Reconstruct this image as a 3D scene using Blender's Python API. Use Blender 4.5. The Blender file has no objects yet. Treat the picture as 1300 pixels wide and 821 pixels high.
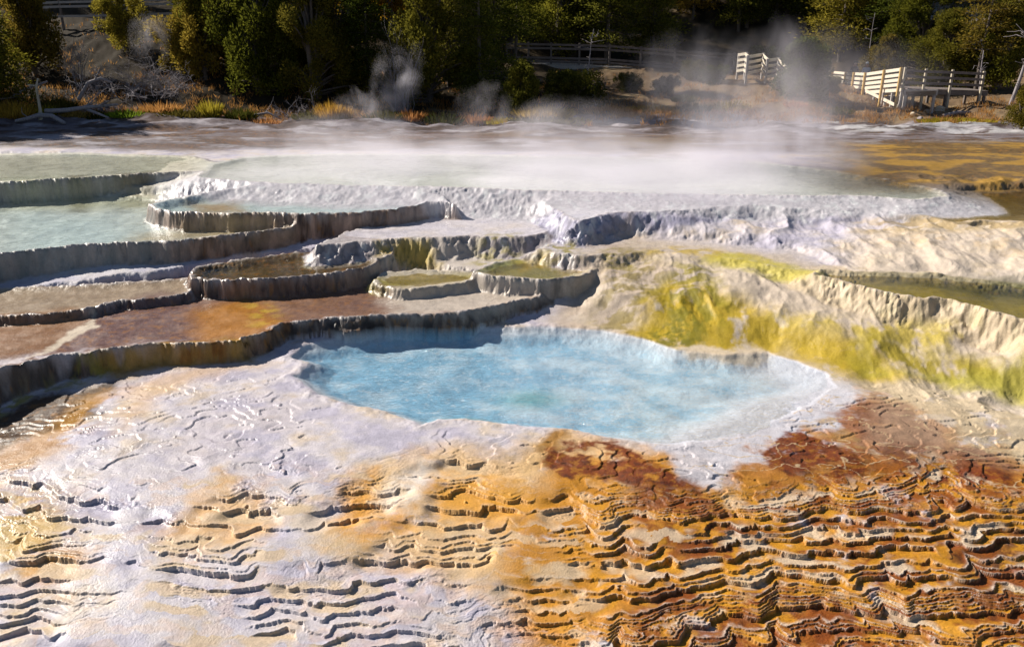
import bpy, math, random
import numpy as np
from mathutils import Vector

random.seed(7)
rng = np.random.default_rng(7)
C = bpy.context.scene.collection
F32 = np.float32

# ------------------------------------------------------------------ camera model
CH, FPX, CX, CY, HOR = 6.0, 1000.0, 650.0, 365.5, 15.0
PITCH = math.atan((CY - HOR) / FPX)
SP, CP = math.sin(PITCH), math.cos(PITCH)

def unproj(px, py, z=0.0):
    """world point on the level plane z seen at photo pixel px, py"""
    dx, dy = (px - CX) / FPX, (CY - py) / FPX
    vy, vz = CP + dy * SP, -SP + dy * CP
    t = (z - CH) / vz
    return (dx * t, vy * t)

def at_x(px, D, z):
    return (px - CX) / FPX * (D * CP + (CH - z) * SP)

def z_at(py, D):
    return CH - D * math.tan(PITCH - math.atan((CY - py) / FPX))

# ------------------------------------------------------------------ numpy noise
_perm = rng.permutation(256).astype(np.int32)
_perm = np.concatenate([_perm, _perm])
_ang = rng.random(256) * 2 * math.pi
_gx, _gy = np.cos(_ang).astype(F32), np.sin(_ang).astype(F32)

def pnoise(x, y):
    xi, yi = np.floor(x).astype(np.int32), np.floor(y).astype(np.int32)
    xf, yf = (x - xi).astype(F32), (y - yi).astype(F32)
    xi &= 255; yi &= 255
    u = xf * xf * xf * (xf * (xf * 6 - 15) + 10)
    v = yf * yf * yf * (yf * (yf * 6 - 15) + 10)
    def g(ix, iy, fx, fy):
        h = _perm[_perm[ix] + iy]
        return _gx[h] * fx + _gy[h] * fy
    a = g(xi, yi, xf, yf); b = g(xi + 1, yi, xf - 1, yf)
    c = g(xi, yi + 1, xf, yf - 1); d = g(xi + 1, yi + 1, xf - 1, yf - 1)
    a += u * (b - a); c += u * (d - c)
    return (a + v * (c - a)) * F32(1.4)

def fbm(x, y, o=4, ox=0.0, gain=0.5):
    s = np.zeros(x.shape, F32); a = 1.0; f = 1.0; t = 0
    for i in range(o):
        s += F32(a) * pnoise(x * F32(f) + F32(ox + 17.3 * i), y * F32(f) + F32(ox * 1.7 + 9.1 * i))
        t += a; a *= gain; f *= 2.03
    return s / F32(t)

def ss(a, b, x):
    t = np.clip((x - a) / (b - a), 0, 1)
    return t * t * (3 - 2 * t)

def sdf(poly, X, Y, margin=3.0):
    """signed distance to a polygon (negative inside)"""
    P = np.array(poly, F32)
    out = np.full(X.shape, 50.0, F32)
    sel = ((X > P[:, 0].min() - margin) & (X < P[:, 0].max() + margin) &
           (Y > P[:, 1].min() - margin) & (Y < P[:, 1].max() + margin))
    x, y = X[sel], Y[sel]
    if x.size == 0:
        return out
    d = np.full(x.shape, 1e9, F32); ins = np.zeros(x.shape, bool)
    n = len(P)
    for i in range(n):
        ax, ay = P[i]; bx, by = P[(i + 1) % n]
        ex, ey = bx - ax, by - ay
        wx, wy = x - ax, y - ay
        t = np.clip((wx * ex + wy * ey) / (ex * ex + ey * ey + 1e-12), 0, 1)
        qx, qy = wx - ex * t, wy - ey * t
        np.minimum(d, qx * qx + qy * qy, out=d)
        c = ((ay > y) != (by > y))
        if abs(ey) > 1e-9:
            ins ^= c & (x < ex * (y - ay) / ey + ax)
    d = np.sqrt(d); d[ins] *= -1
    out[sel] = d
    return out

def pp(pts, z):
    return [unproj(a, b, z) for a, b in pts]

# ------------------------------------------------------------------ base terrain: smooth surface through control points
_cp = []
for a in [
    # foot of the black ledge and the pale flats
    (-300, 600, -.5), (0, 520, -.22), (0, 565, -.18), (100, 490, -.08), (120, 540, -.05), (200, 470, -.02), (200, 520, .0), (330, 450, .02), (350, 490, .03),
    (300, 560, -.03), (450, 550, .03), (600, 560, .02), (700, 575, 0), (830, 605, -.02), (900, 560, 0), (980, 560, -.02),
    (0, 610, -.2), (150, 600, -.11), (300, 610, -.10), (450, 610, -.09), (600, 610, -.09), (800, 640, -.16), (1000, 620, -.11), (1150, 610, -.14), (1300, 620, -.18),
    (-300, 740, -.5), (0, 731, -.42), (300, 731, -.38), (650, 731, -.40), (1000, 731, -.44), (1300, 731, -.46), (1600, 731, -.5),
    (-300, 830, -.65), (0, 821, -.62), (300, 821, -.6), (650, 821, -.62), (1000, 821, -.68), (1300, 821, -.7), (1600, 821, -.75),
    (500, 470, .0), (700, 470, .0), (900, 500, .0), (600, 425, .03),
    (1000, 500, .01), (1100, 500, .03), (1200, 520, .02), (1300, 530, .0), (1300, 570, -.12), (1180, 560, -.06), (1500, 540, 0),
    # right-hand slope
    (840, 446, .02), (980, 455, .03), (1100, 475, .05), (1200, 485, .05), (1300, 500, .06), (1500, 510, .1),
    (720, 400, .12), (700, 415, .04), (800, 400, .28), (900, 400, .34), (1000, 420, .34), (1100, 430, .38), (1200, 445, .34), (1300, 455, .33), (1500, 440, .6),
    (780, 350, .62), (900, 350, .76), (1000, 365, .7), (1100, 400, .56), (1200, 425, .50), (1300, 440, .50),
    # platform, middle
    (600, 385, .28), (400, 395, .3), (200, 420, .28), (0, 440, .25), (-200, 450, .25),
    (600, 340, .5), (500, 335, .52), (600, 322, .6), (700, 322, .7), (800, 312, .88), (900, 312, .95), (1000, 318, .98), (1100, 322, 1.0), (1200, 335, 1.05), (1300, 340, 1.1), (1500, 340, 1.2),
    (250, 345, .5), (120, 365, .45), (0, 375, .4), (400, 330, .5), (-200, 380, .4),
    (560, 290, .95), (650, 280, 1.03), (600, 266, 1.15), (750, 287, 1.08), (850, 288, 1.13), (1000, 284, 1.17), (1150, 295, 1.22), (1300, 305, 1.3), (1500, 300, 1.4),
    (450, 300, .8), (350, 290, .85), (200, 290, .85), (0, 300, .8), (-200, 300, .8),
    (650, 240, 1.4), (900, 240, 1.42), (1100, 250, 1.42), (1300, 250, 1.5), (400, 240, 1.3), (200, 240, 1.2), (0, 245, 1.2),
    (0, 205, 1.55), (300, 200, 1.5), (650, 200, 1.48), (1000, 200, 1.48), (1300, 200, 1.55), (1600, 200, 1.6), (-300, 200, 1.6),
    (0, 172, 1.5), (300, 172, 1.42), (650, 165, 1.3), (1000, 165, 1.2), (1300, 172, 1.3)]:
    x, y = unproj(*a); _cp.append((x, y, a[2]))
_cp += [(-60, 36, 1.5), (-30, 36, 1.4), (-24, 39, 1.6), (-24, 44, 3.0), (-24, 50, 5.1), (-24, 60, 7.0), (-14, 39, 1.5), (-14, 44, 2.8), (-14, 50, 4.6),
        (-6, 39, 1.3), (-6, 45, 2.2), (-6, 52, 3.8), (0, 40, 1.3), (3, 44, 1.75), (3, 51, 2.5), (6, 57, 3.4), (10, 40, 1.1), (9, 46, 1.6), (14, 46.5, 2.3), (13.5, 45, 2.25), (16, 45.5, 2.2), (12.3, 47, 2.4), (14, 52, 2.9), (14, 58, 3.2),
        (18, 38, 1.05), (20, 44, 1.1), (22, 58, 1.3), (26, 40, 1.1), (28, 48, 1.5), (27, 54, 2.0), (33, 62, 5.5), (40, 44, 2.5), (60, 50, 6), (-60, 50, 6),
        (-40, 75, 11), (0, 70, 7.5), (35, 75, 8.5), (70, 80, 14), (-80, 90, 18), (0, 100, 17), (60, 110, 22), (-120, 200, 50), (0, 200, 45), (120, 200, 50), (250, 60, 25), (-250, 60, 25), (0, 420, 90), (-300, 300, 75), (300, 300, 75)]
_cp = np.array(_cp)
def _solve():
    n = len(_cp)
    r = np.sqrt(((_cp[:, None, :2] - _cp[None, :, :2]) ** 2).sum(-1))
    A = np.zeros((n + 3, n + 3)); A[:n, :n] = -np.sqrt(r * r + .09) - np.eye(n) * .03
    Pm = np.c_[np.ones(n), _cp[:, :2]]
    A[:n, n:] = Pm; A[n:, :n] = Pm.T
    return np.linalg.solve(A, np.r_[_cp[:, 2], 0, 0, 0]).astype(F32)
_w = _solve()

def base_z(X, Y):
    z = _w[-3] + _w[-2] * X + _w[-1] * Y
    for i in range(len(_cp)):
        dx, dy = X - F32(_cp[i, 0]), Y - F32(_cp[i, 1])
        z -= _w[i] * np.sqrt(dx * dx + dy * dy + F32(.09))
    return z

# ------------------------------------------------------------------ colours (linear albedo)
WHITE = (.52, .47, .49); LILAC = (.40, .37, .46); CREAM = (.56, .43, .28); TAN = (.50, .33, .18)
ORANGE = (.58, .25, .015); AMBER = (.46, .18, .008); RUST = (.16, .033, .003); DBROWN = (.075, .045, .025); MAUVE = (.165, .078, .042)
YGREEN = (.42, .285, .01); OLIVE = (.15, .13, .025); GREY = (.30, .27, .28); EARTH = (.17, .115, .07); SHADED_LITTER = (.035, .027, .018)
AQUA = (.36, .50, .50); DRYGRASS = (.36, .27, .09)

# ------------------------------------------------------------------ terraces: outline in photo pixels of the rim, level, riser width ...
# name, poly, z, riser width, lip height, basin depth, water level below rim (None = dry), top colour, riser colour, label
TERR = [
 dict(k='platform', z=.34, w=.16, lip=.05, dep=.035, wl=None, top=MAUVE, ris=(.085, .065, .055), fl=.05,
      poly=[(-420, 560), (-200, 520), (-60, 492), (0, 470), (60, 455), (130, 447), (190, 440), (250, 437), (300, 434), (330, 425), (355, 412), (400, 408), (450, 405), (500, 400), (540, 401), (590, 398), (625, 389), (660, 384), (692, 377), (680, 366), (600, 352), (520, 340), (430, 330), (330, 335), (240, 350), (100, 366), (-60, 380), (-420, 400)],
      label='broad brown shallow terrace with a black wavy ledge along its front'),
 dict(k='step_terrace', z=.46, w=.12, lip=.04, dep=.03, wl=None, top=(.34, .27, .17), ris=(.14, .11, .10), fl=.04,
      poly=[(-420, 430), (-60, 410), (0, 402), (50, 400), (110, 394), (150, 384), (185, 380), (225, 377), (245, 372), (240, 355), (100, 362), (-420, 380)],
      label='low olive step with a thin pale rim below the tall left terrace wall'),
 dict(k='crescent_terrace', z=.68, w=.15, lip=.05, dep=.14, wl=.035, top=(.085, .06, .025), ris=(.16, .10, .07), fl=.05,
      poly=[(237, 349), (243, 354), (258, 356), (290, 357), (330, 356), (370, 353), (405, 350), (440, 346), (462, 341), (476, 336), (478, 330), (500, 327), (505, 322), (440, 319), (370, 322), (300, 331), (250, 340)],
      label='crescent terrace with a thick grey rim holding dark brown water'),
 dict(k='green_shelf', z=.50, w=.16, lip=.03, dep=.05, wl=.02, top=(.26, .22, .04), ris=(.22, .18, .05), fl=.04,
      poly=[(474, 355), (482, 362), (500, 366), (530, 367), (560, 364), (590, 360), (612, 354), (600, 346), (570, 344), (530, 343), (490, 346)],
      label='small low shelf with mossy yellow green shallow water'),
 dict(k='round_basin', z=.66, w=.14, lip=.045, dep=.10, wl=.025, top=(.24, .23, .06), ris=(.24, .19, .16), fl=.04,
      poly=[(600, 346), (622, 351), (650, 354), (690, 356), (725, 353), (748, 347), (757, 341), (748, 334), (720, 329), (690, 327), (655, 329), (625, 335)],
      label='round basin with a dark rim filled with yellow green water'),
 dict(k='white_mound', z=.86, w=.42, lip=.03, dep=.0, wl=None, top=WHITE, ris=(.38, .33, .33), fl=.13,
      poly=[(684, 317), (700, 321), (740, 325), (780, 322), (830, 318), (870, 320), (910, 324), (945, 330), (985, 339), (1030, 345), (1060, 342), (1000, 318), (900, 308), (800, 302), (720, 306)],
      label='low rounded white ledge stained yellow along its drip edge'),
 dict(k='right_basin', z=.92, w=.50, lip=.07, dep=.16, wl=.04, top=(.22, .19, .035), ris=(.50, .34, .10), fl=.10,
      poly=[(1030, 349), (1065, 358), (1100, 367), (1130, 374), (1165, 380), (1195, 381), (1220, 388), (1260, 398), (1300, 408), (1400, 430), (1600, 440), (1600, 368), (1300, 360), (1200, 350), (1130, 345), (1080, 344), (1045, 343)],
      label='olive pool terrace behind a cream rim hung with rounded drip folds'),
 dict(k='middle_shelf', z=.98, w=.50, lip=.02, dep=.0, wl=None, top=(.60, .55, .56), ris=(.36, .31, .31), fl=.12,
      poly=[(405, 312), (430, 310), (480, 305), (540, 302), (600, 300), (645, 301), (680, 298), (700, 292), (760, 288), (800, 280), (700, 266), (590, 258), (500, 280), (440, 295)],
      label='bulging white travertine shelf with fluted drips in the middle'),
 dict(k='tall_terrace', z=1.02, w=.22, lip=.05, dep=.14, wl=.03, top=(.60, .60, .54), ris=(.20, .125, .085), fl=.05,
      poly=[(-420, 380), (-120, 345), (-40, 332), (0, 323), (50, 317), (110, 311), (180, 308), (230, 306), (290, 300), (340, 293), (385, 288), (412, 281), (425, 274), (400, 262), (300, 250), (200, 248), (100, 244), (0, 246), (-420, 250)],
      label='tall left terrace with a grey fluted wall and pale shallow water'),
 dict(k='upper_basin', z=1.32, w=.20, lip=.05, dep=.16, wl=.025, top=(.44, .52, .52), ris=(.23, .15, .11), fl=.045,
      poly=[(190, 261), (200, 267), (215, 270), (260, 272), (330, 271), (400, 272), (450, 271), (490, 268), (525, 263), (545, 258), (560, 258), (578, 261), (560, 252), (520, 247), (470, 244), (400, 241), (330, 241), (270, 245), (215, 254)],
      label='long upper basin brimming with pale blue water behind a fluted rim'),
 dict(k='ledge_terrace', z=1.34, w=.55, lip=.02, dep=.0, wl=None, top=(.58, .56, .60), ris=(.33, .31, .40), fl=.10,  # bluish shade of the front face is put into its riser colour
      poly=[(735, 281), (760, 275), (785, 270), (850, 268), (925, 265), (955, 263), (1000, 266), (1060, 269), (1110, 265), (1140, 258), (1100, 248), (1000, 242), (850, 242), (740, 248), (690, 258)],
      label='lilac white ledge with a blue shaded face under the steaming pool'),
 dict(k='corner_ledge', z=1.36, w=.25, lip=.04, dep=.08, wl=.03, top=(.20, .14, .05), ris=(.52, .42, .30), fl=.08,
      poly=[(1150, 272), (1180, 276), (1215, 285), (1245, 280), (1300, 282), (1450, 290), (1600, 290), (1600, 245), (1300, 240), (1200, 244), (1185, 258), (1150, 266)],
      label='brown water terrace with a cream rim at the right edge'),
 dict(k='back_ledge', z=1.52, w=.16, lip=.03, dep=.05, wl=.02, top=(.56, .54, .44), ris=(.20, .17, .17), fl=.05,
      poly=[(-420, 236), (-60, 234), (0, 231), (50, 229), (100, 226), (160, 222), (210, 219), (265, 216), (290, 210), (240, 198), (100, 194), (-60, 196), (-420, 198)],
      label='low dark edged ledge of cream water at the far left'),
 dict(k='steaming_pool', z=1.50, w=1.3, lip=.03, dep=.10, wl=.02, top=(.58, .57, .50), ris=(.50, .47, .49), fl=.10,
      poly=[(250, 226), (330, 232), (430, 236), (560, 238), (700, 243), (850, 247), (1000, 249), (1110, 250), (1160, 254), (1205, 251), (1190, 240), (1140, 230), (1060, 216), (960, 205), (800, 200), (600, 196), (420, 195), (310, 199), (265, 208)],
      label='wide milky white pool under drifting steam'),
]
# main blue pool: bed depression
POOL = [(372, 480), (392, 462), (365, 455), (380, 441), (430, 429), (500, 419), (560, 415), (640, 416), (700, 416), (760, 419), (830, 432), (862, 444), (920, 449), (980, 447),
        (1015, 458), (1050, 474), (1062, 492), (1040, 512), (1000, 527), (950, 545), (900, 560), (860, 566), (825, 562), (770, 556), (720, 549), (660, 541), (610, 533), (560, 534), (535, 541), (490, 523), (450, 516), (400, 502)]

def lerp3(col, c, m):
    for i in range(3):
        col[i] += (F32(c[i]) - col[i]) * m

# stains and one band of painted shade: px polygon, level, colour, softness (m), strength, noise threshold (None = solid), noise scale
STAIN_SHADE = [
 # far flats
 ([(-420, 196), (300, 194), (1300, 200), (1700, 200), (1700, 146), (-420, 146)], 1.35, (.15, .125, .13), .6, .95, None, 1),
 ([(-420, 196), (300, 194), (1300, 200), (1700, 200), (1700, 146), (-420, 146)], 1.35, (.36, .33, .35), .6, .8, .06, (.4, .7)),
 ([(-420, 196), (300, 194), (1300, 200), (1700, 200), (1700, 150), (-420, 150)], 1.35, (.06, .04, .03), .6, .85, .05, (.5, .8)),
 ([(150, 197), (650, 192), (650, 168), (150, 163)], 1.4, (.13, .09, .075), .8, .85, .0, (.5, .8)),
 ([(650, 197), (1000, 199), (1000, 168), (600, 165)], 1.35, (.16, .11, .07), 1.0, .85, .0, (.5, .8)),
 ([(760, 205), (880, 205), (890, 175), (760, 178)], 1.4, (.16, .11, .04), .8, .8, -.05, .8),
 ([(1060, 240), (1130, 245), (1700, 262), (1700, 174), (1060, 178), (1040, 205)], 1.45, (.13, .08, .025), 1.6, .95, None, 1),
 ([(1080, 236), (1700, 250), (1700, 178), (1080, 180)], 1.45, (.36, .20, .035), .9, .9, .08, (.55, .8)),
 ([(1050, 165), (1700, 175), (1700, 155), (1050, 150)], 1.25, (.5, .48, .48), .6, .8, -.05, (.5, .8)),
 ([(-300, 230), (250, 222), (250, 198), (-300, 198)], 1.5, (.50, .45, .33), .5, .6, None, 1),
 ([(88, 246), (110, 246), (108, 226), (86, 226)], 1.4, (.10, .06, .02), .2, .9, None, 1),
 ([(150, 243), (195, 240), (192, 222), (150, 224)], 1.4, (.16, .11, .06), .3, .8, None, 1),
 # tall terrace water bed
 ([(0, 322), (200, 306), (150, 270), (0, 262)], 1.0, (.50, .58, .58), 1.2, .8, None, 1),
 ([(150, 306), (300, 298), (360, 290), (300, 285), (180, 292)], 1.0, (.40, .29, .15), .5, .85, None, 1),
 ([(250, 270), (310, 270), (300, 258), (240, 258)], 1.2, (.36, .19, .03), .4, .85, None, 1),
 ([(0, 262), (200, 262), (200, 246), (0, 246)], 1.0, (.48, .46, .30), .8, .7, None, 1),
 # platform
 ([(0, 470), (60, 455), (250, 437), (240, 428), (120, 436), (0, 452), (-100, 470)], .34, WHITE, .12, .8, -.05, 1.5),
 ([(60, 445), (130, 440), (260, 430), (290, 400), (200, 375), (130, 400)], .34, (.15, .085, .075), .3, .85, None, 1),
 ([(-200, 470), (0, 450), (60, 440), (115, 410), (100, 395), (0, 405), (-200, 430)], .34, (.25, .13, .06), .2, .85, None, 1),
 ([(120, 401), (110, 396), (126, 412), (60, 442), (40, 452), (50, 442), (108, 412)], .34, (.62, .52, .40), .06, .9, None, 1),
 ([(255, 432), (330, 425), (365, 405), (350, 385), (300, 378), (240, 395)], .34, (.36, .15, .02), .35, .9, None, 1),
 ([(320, 415), (362, 402), (350, 388), (315, 380)], .34, (.46, .30, .03), .25, .8, .0, 2),
 ([(370, 405), (500, 392), (520, 375), (420, 370), (340, 378)], .34, (.19, .10, .06), .4, .8, None, 1),
 ([(420, 378), (500, 378), (515, 385), (440, 392)], .34, (.17, .095, .07), .2, .85, None, 1),
 ([(500, 398), (600, 396), (690, 376), (640, 362), (540, 366), (490, 378)], .34, (.50, .43, .36), .3, .85, None, 1),
 ([(470, 350), (600, 345), (640, 328), (560, 322), (480, 330)], .55, (.50, .43, .36), .3, .8, None, 1),
 ([(480, 333), (560, 333), (545, 325), (480, 327)], .55, YGREEN, .2, .8, None, 1),
 ([(660, 341), (700, 335), (690, 329), (650, 332)], .65, YGREEN, .2, .6, None, 1),
 # below the ledge, left
 ([(-60, 590), (0, 568), (60, 552), (128, 530), (125, 508), (160, 490), (60, 500), (0, 520), (-60, 540)], -.15, (.07, .040, .018), .15, .96, None, 1),
 ([(-60, 640), (0, 610), (90, 570), (140, 520), (160, 500), (110, 505), (60, 545), (-60, 590)], -.15, (.40, .19, .02), .3, .8, -.15, 1.2),
 ([(-20, 525), (60, 495), (140, 480), (180, 470), (120, 480), (0, 505)], -.1, (.30, .25, .03), .12, .85, -.1, 3),
 ([(150, 480), (200, 468), (320, 456), (320, 448), (200, 458), (120, 470)], 0, (.36, .20, .03), .15, .9, None, 1),
 ([(210, 462), (280, 460), (290, 452), (220, 453)], 0, (.20, .07, .01), .1, .8, .0, 3),
 ([(150, 545), (200, 500), (260, 480), (340, 462), (240, 466), (160, 485)], 0, (.56, .34, .13), .3, .6, None, 1),
 ([(190, 560), (330, 500), (400, 520), (330, 590), (220, 620)], -.03, (.52, .46, .48), .4, .6, -.1, 1.0),
 # left front
 ([(-100, 760), (-100, 650), (60, 655), (110, 690), (60, 740)], -.6, (.56, .36, .08), .3, .8, -.1, 1.2),
 ([(20, 745), (70, 725), (120, 735), (90, 760)], -.7, (.45, .20, .02), .2, .9, None, 1),
 ([(200, 700), (215, 685), (250, 655), (330, 650), (350, 685), (310, 705), (250, 712)], -.45, (.60, .37, .17), .2, .85, None, 1),
 ([(260, 640), (300, 645), (300, 620), (275, 612)], -.3, (.54, .32, .12), .15, .8, None, 1),
 # orange front centre
 ([(420, 700), (440, 630), (520, 600), (580, 590), (640, 600), (720, 570), (900, 620), (1000, 640), (1000, 760), (700, 760), (540, 720)], -.35, (.58, .35, .12), .3, .8, -.22, .9),
 ([(430, 655), (445, 620), (480, 605), (470, 650), (450, 665)], -.2, ORANGE, .2, .85, None, 1),
 ([(520, 640), (600, 620), (680, 640), (720, 665), (640, 680), (560, 665)], -.35, (.58, .26, .015), .25, .85, None, 1),
 ([(455, 690), (520, 670), (530, 690), (470, 705)], -.5, ORANGE, .2, .8, None, 1),
 ([(480, 640), (530, 600), (560, 600), (530, 650), (500, 650)], -.25, (.70, .62, .55), .2, .8, None, 1),
 # right front, rust
 ([(700, 620), (850, 612), (960, 625), (1150, 610), (1320, 600), (1700, 640), (1700, 1000), (700, 1000), (640, 720)], -.5, (.48, .20, .010), .3, .95, -.2, 1.3),
 ([(800, 640), (1000, 630), (1320, 610), (1700, 640), (1700, 1000), (800, 1000)], -.5, (.20, .05, .004), .3, .9, -.04, 1.2),
 ([(950, 600), (1090, 590), (1100, 500), (1320, 560), (1320, 660), (950, 650)], -.1, (.40, .17, .02), .25, .9, -.05, 1.5),
 ([(680, 572), (690, 555), (715, 548), (725, 560), (700, 575)], .0, (.30, .14, .02), .1, .9, None, 1),
 ([(690, 585), (700, 570), (750, 562), (790, 562), (815, 580), (850, 595), (876, 612), (820, 615), (760, 600), (715, 600)], .0, RUST, .07, .97, -.22, 1.6),
 ([(925, 590), (960, 560), (1010, 540), (1080, 550), (1125, 590), (1110, 612), (1000, 614)], -.03, (.38, .15, .02), .15, .85, -.05, 1.5),
 ([(955, 575), (985, 553), (1020, 548), (1060, 562), (1110, 585), (1105, 598), (1060, 606), (990, 603)], -.03, RUST, .07, .97, -.22, 1.6),
 ([(1060, 530), (1090, 505), (1115, 498), (1150, 512), (1215, 550), (1300, 590), (1310, 620), (1250, 630), (1150, 600), (1100, 585), (1060, 560)], -.03, (.28, .085, .008), .15, .9, -.1, 1.2),
 ([(1090, 512), (1115, 502), (1150, 515), (1195, 545), (1205, 562), (1150, 580), (1110, 568), (1088, 545)], .0, RUST, .07, .97, -.22, 1.6),
 ([(1205, 572), (1240, 562), (1285, 585), (1290, 606), (1230, 610), (1130, 600), (1140, 588)], -.1, RUST, .07, .97, -.22, 1.6),
 ([(1000, 540), (1060, 530), (1110, 560), (1100, 580), (1060, 555)], .0, (.36, .20, .06), .15, .7, .0, 3),
 ([(1040, 490), (1080, 480), (1130, 490), (1210, 510), (1300, 560), (1230, 535), (1130, 505)], .02, (.50, .24, .10), .15, .6, .0, 1.6),
 ([(1215, 715), (1300, 690), (1400, 700), (1400, 800), (1200, 790)], -.9, (.16, .06, .012), .2, .85, -.2, 1.5),
 ([(1100, 560), (1320, 580), (1320, 520), (1200, 500), (1100, 490)], 0, (.58, .48, .34), .4, .35, None, 1),
 # right slope greens, painted shade at the back of the right basin
 ([(690, 415), (740, 345), (800, 325), (1000, 350), (1100, 390), (1320, 430), (1320, 500), (1200, 480), (1090, 468), (980, 445), (840, 440)], .35, (.50, .40, .29), .5, .85, None, 1),
 ([(690, 415), (740, 345), (800, 325), (900, 400), (840, 440)], .25, (.40, .31, .24), .4, .6, -.05, 1.2),
 ([(750, 400), (770, 350), (800, 335), (830, 345), (850, 375), (830, 415), (790, 405)], .45, (.24, .18, .05), .35, .8, .0, 1.8),
 ([(815, 372), (860, 345), (905, 352), (905, 370), (870, 378)], .6, (.25, .20, .02), .3, .9, -.1, 2.5),
 ([(800, 405), (850, 375), (900, 385), (1000, 410), (1110, 440), (1170, 465), (1120, 468), (1060, 455), (1000, 432), (900, 442), (850, 432)], .3, YGREEN, .4, .95, -.22, (1.7, 1.0)),
 ([(835, 425), (850, 390), (900, 380), (930, 400), (885, 440), (860, 440)], .25, (.22, .18, .012), .3, .9, -.02, (5, 1.6)),
 ([(820, 415), (870, 400), (890, 420), (850, 440)], .2, (.16, .14, .01), .2, .85, .0, 4),
 ([(980, 400), (1060, 408), (1140, 415), (1230, 428), (1210, 440), (1100, 425)], .45, (.44, .33, .03), .3, .85, -.05, (1.8, 1.0)),
 ([(1040, 470), (1100, 440), (1180, 460), (1240, 470), (1320, 490), (1320, 500), (1200, 482), (1120, 472)], .1, (.33, .25, .015), .25, .92, -.12, (1.9, 1.1)),
 ([(1180, 478), (1320, 505), (1500, 520), (1500, 490), (1300, 478)], .1, (.30, .25, .01), .2, .9, None, 1),
 ([(1090, 470), (1160, 476), (1320, 515), (1320, 495), (1200, 480)], .05, (.42, .37, .08), .3, .6, None, 1),
 ([(800, 322), (860, 322), (950, 333), (1000, 345), (990, 333), (920, 318), (860, 314)], .85, YGREEN, .25, .85, -.1, 2),
 ([(890, 330), (985, 350), (1050, 356), (1010, 340), (930, 322)], .82, (.45, .38, .05), .2, .8, None, 1),
 ([(690, 330), (735, 330), (730, 316), (690, 318)], .75, (.26, .21, .02), .2, .8, .0, 3),
 ([(770, 332), (800, 335), (790, 318), (765, 320)], .8, (.24, .19, .02), .2, .8, .0, 3),
 ([(600, 322), (660, 326), (655, 305), (610, 306)], .8, (.30, .25, .06), .25, .7, .0, 3),
 ([(1120, 354), (1200, 362), (1400, 384), (1400, 362), (1200, 350), (1120, 346)], .9, (.09, .09, .035), .25, .85, None, 1),  # dark band: shade along the back of the basin, painted in
 ([(1050, 350), (1130, 358), (1320, 384), (1400, 400), (1400, 425), (1300, 404), (1200, 379), (1110, 365)], .9, (.30, .25, .03), .3, .85, -.25, 2),
 ([(1060, 338), (1320, 350), (1500, 350), (1500, 285), (1200, 292), (1090, 300)], 1.05, (.60, .48, .34), .5, .75, None, 1),
 ([(1100, 305), (1320, 330), (1320, 310), (1150, 296)], 1.15, (.55, .40, .24), .4, .6, .05, 1.2),
 ([(1080, 290), (1320, 298), (1320, 285), (1130, 278)], 1.25, (.36, .25, .10), .25, .7, -.1, 1.5),
 ([(832, 560), (900, 548), (965, 535), (985, 548), (950, 570), (930, 602), (905, 615), (870, 606), (850, 585)], 0, (.54, .51, .54), .12, .92, None, 1),
 ([(990, 520), (1060, 500), (1075, 515), (1020, 540), (985, 548)], 0, (.52, .48, .50), .12, .7, -.1, 2.5),
 ([(1080, 478), (1200, 494), (1330, 530), (1330, 580), (1240, 552), (1160, 515), (1100, 498)], .02, (.52, .41, .27), .15, .9, -.25, 1.5),
 ([(850, 440), (900, 440), (960, 440), (985, 446), (960, 456), (920, 452), (880, 448)], .03, (.58, .47, .35), .1, .9, None, 1),
]
FORE = [(-700, 590), (0, 585), (60, 592), (150, 600), (280, 592), (430, 592), (520, 572), (600, 580), (690, 602), (760, 612), (880, 624), (950, 614), (1000, 609), (1110, 602), (1190, 568), (1290, 612), (1380, 680), (1700, 760), (2100, 1100), (-1100, 1100)]

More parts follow.
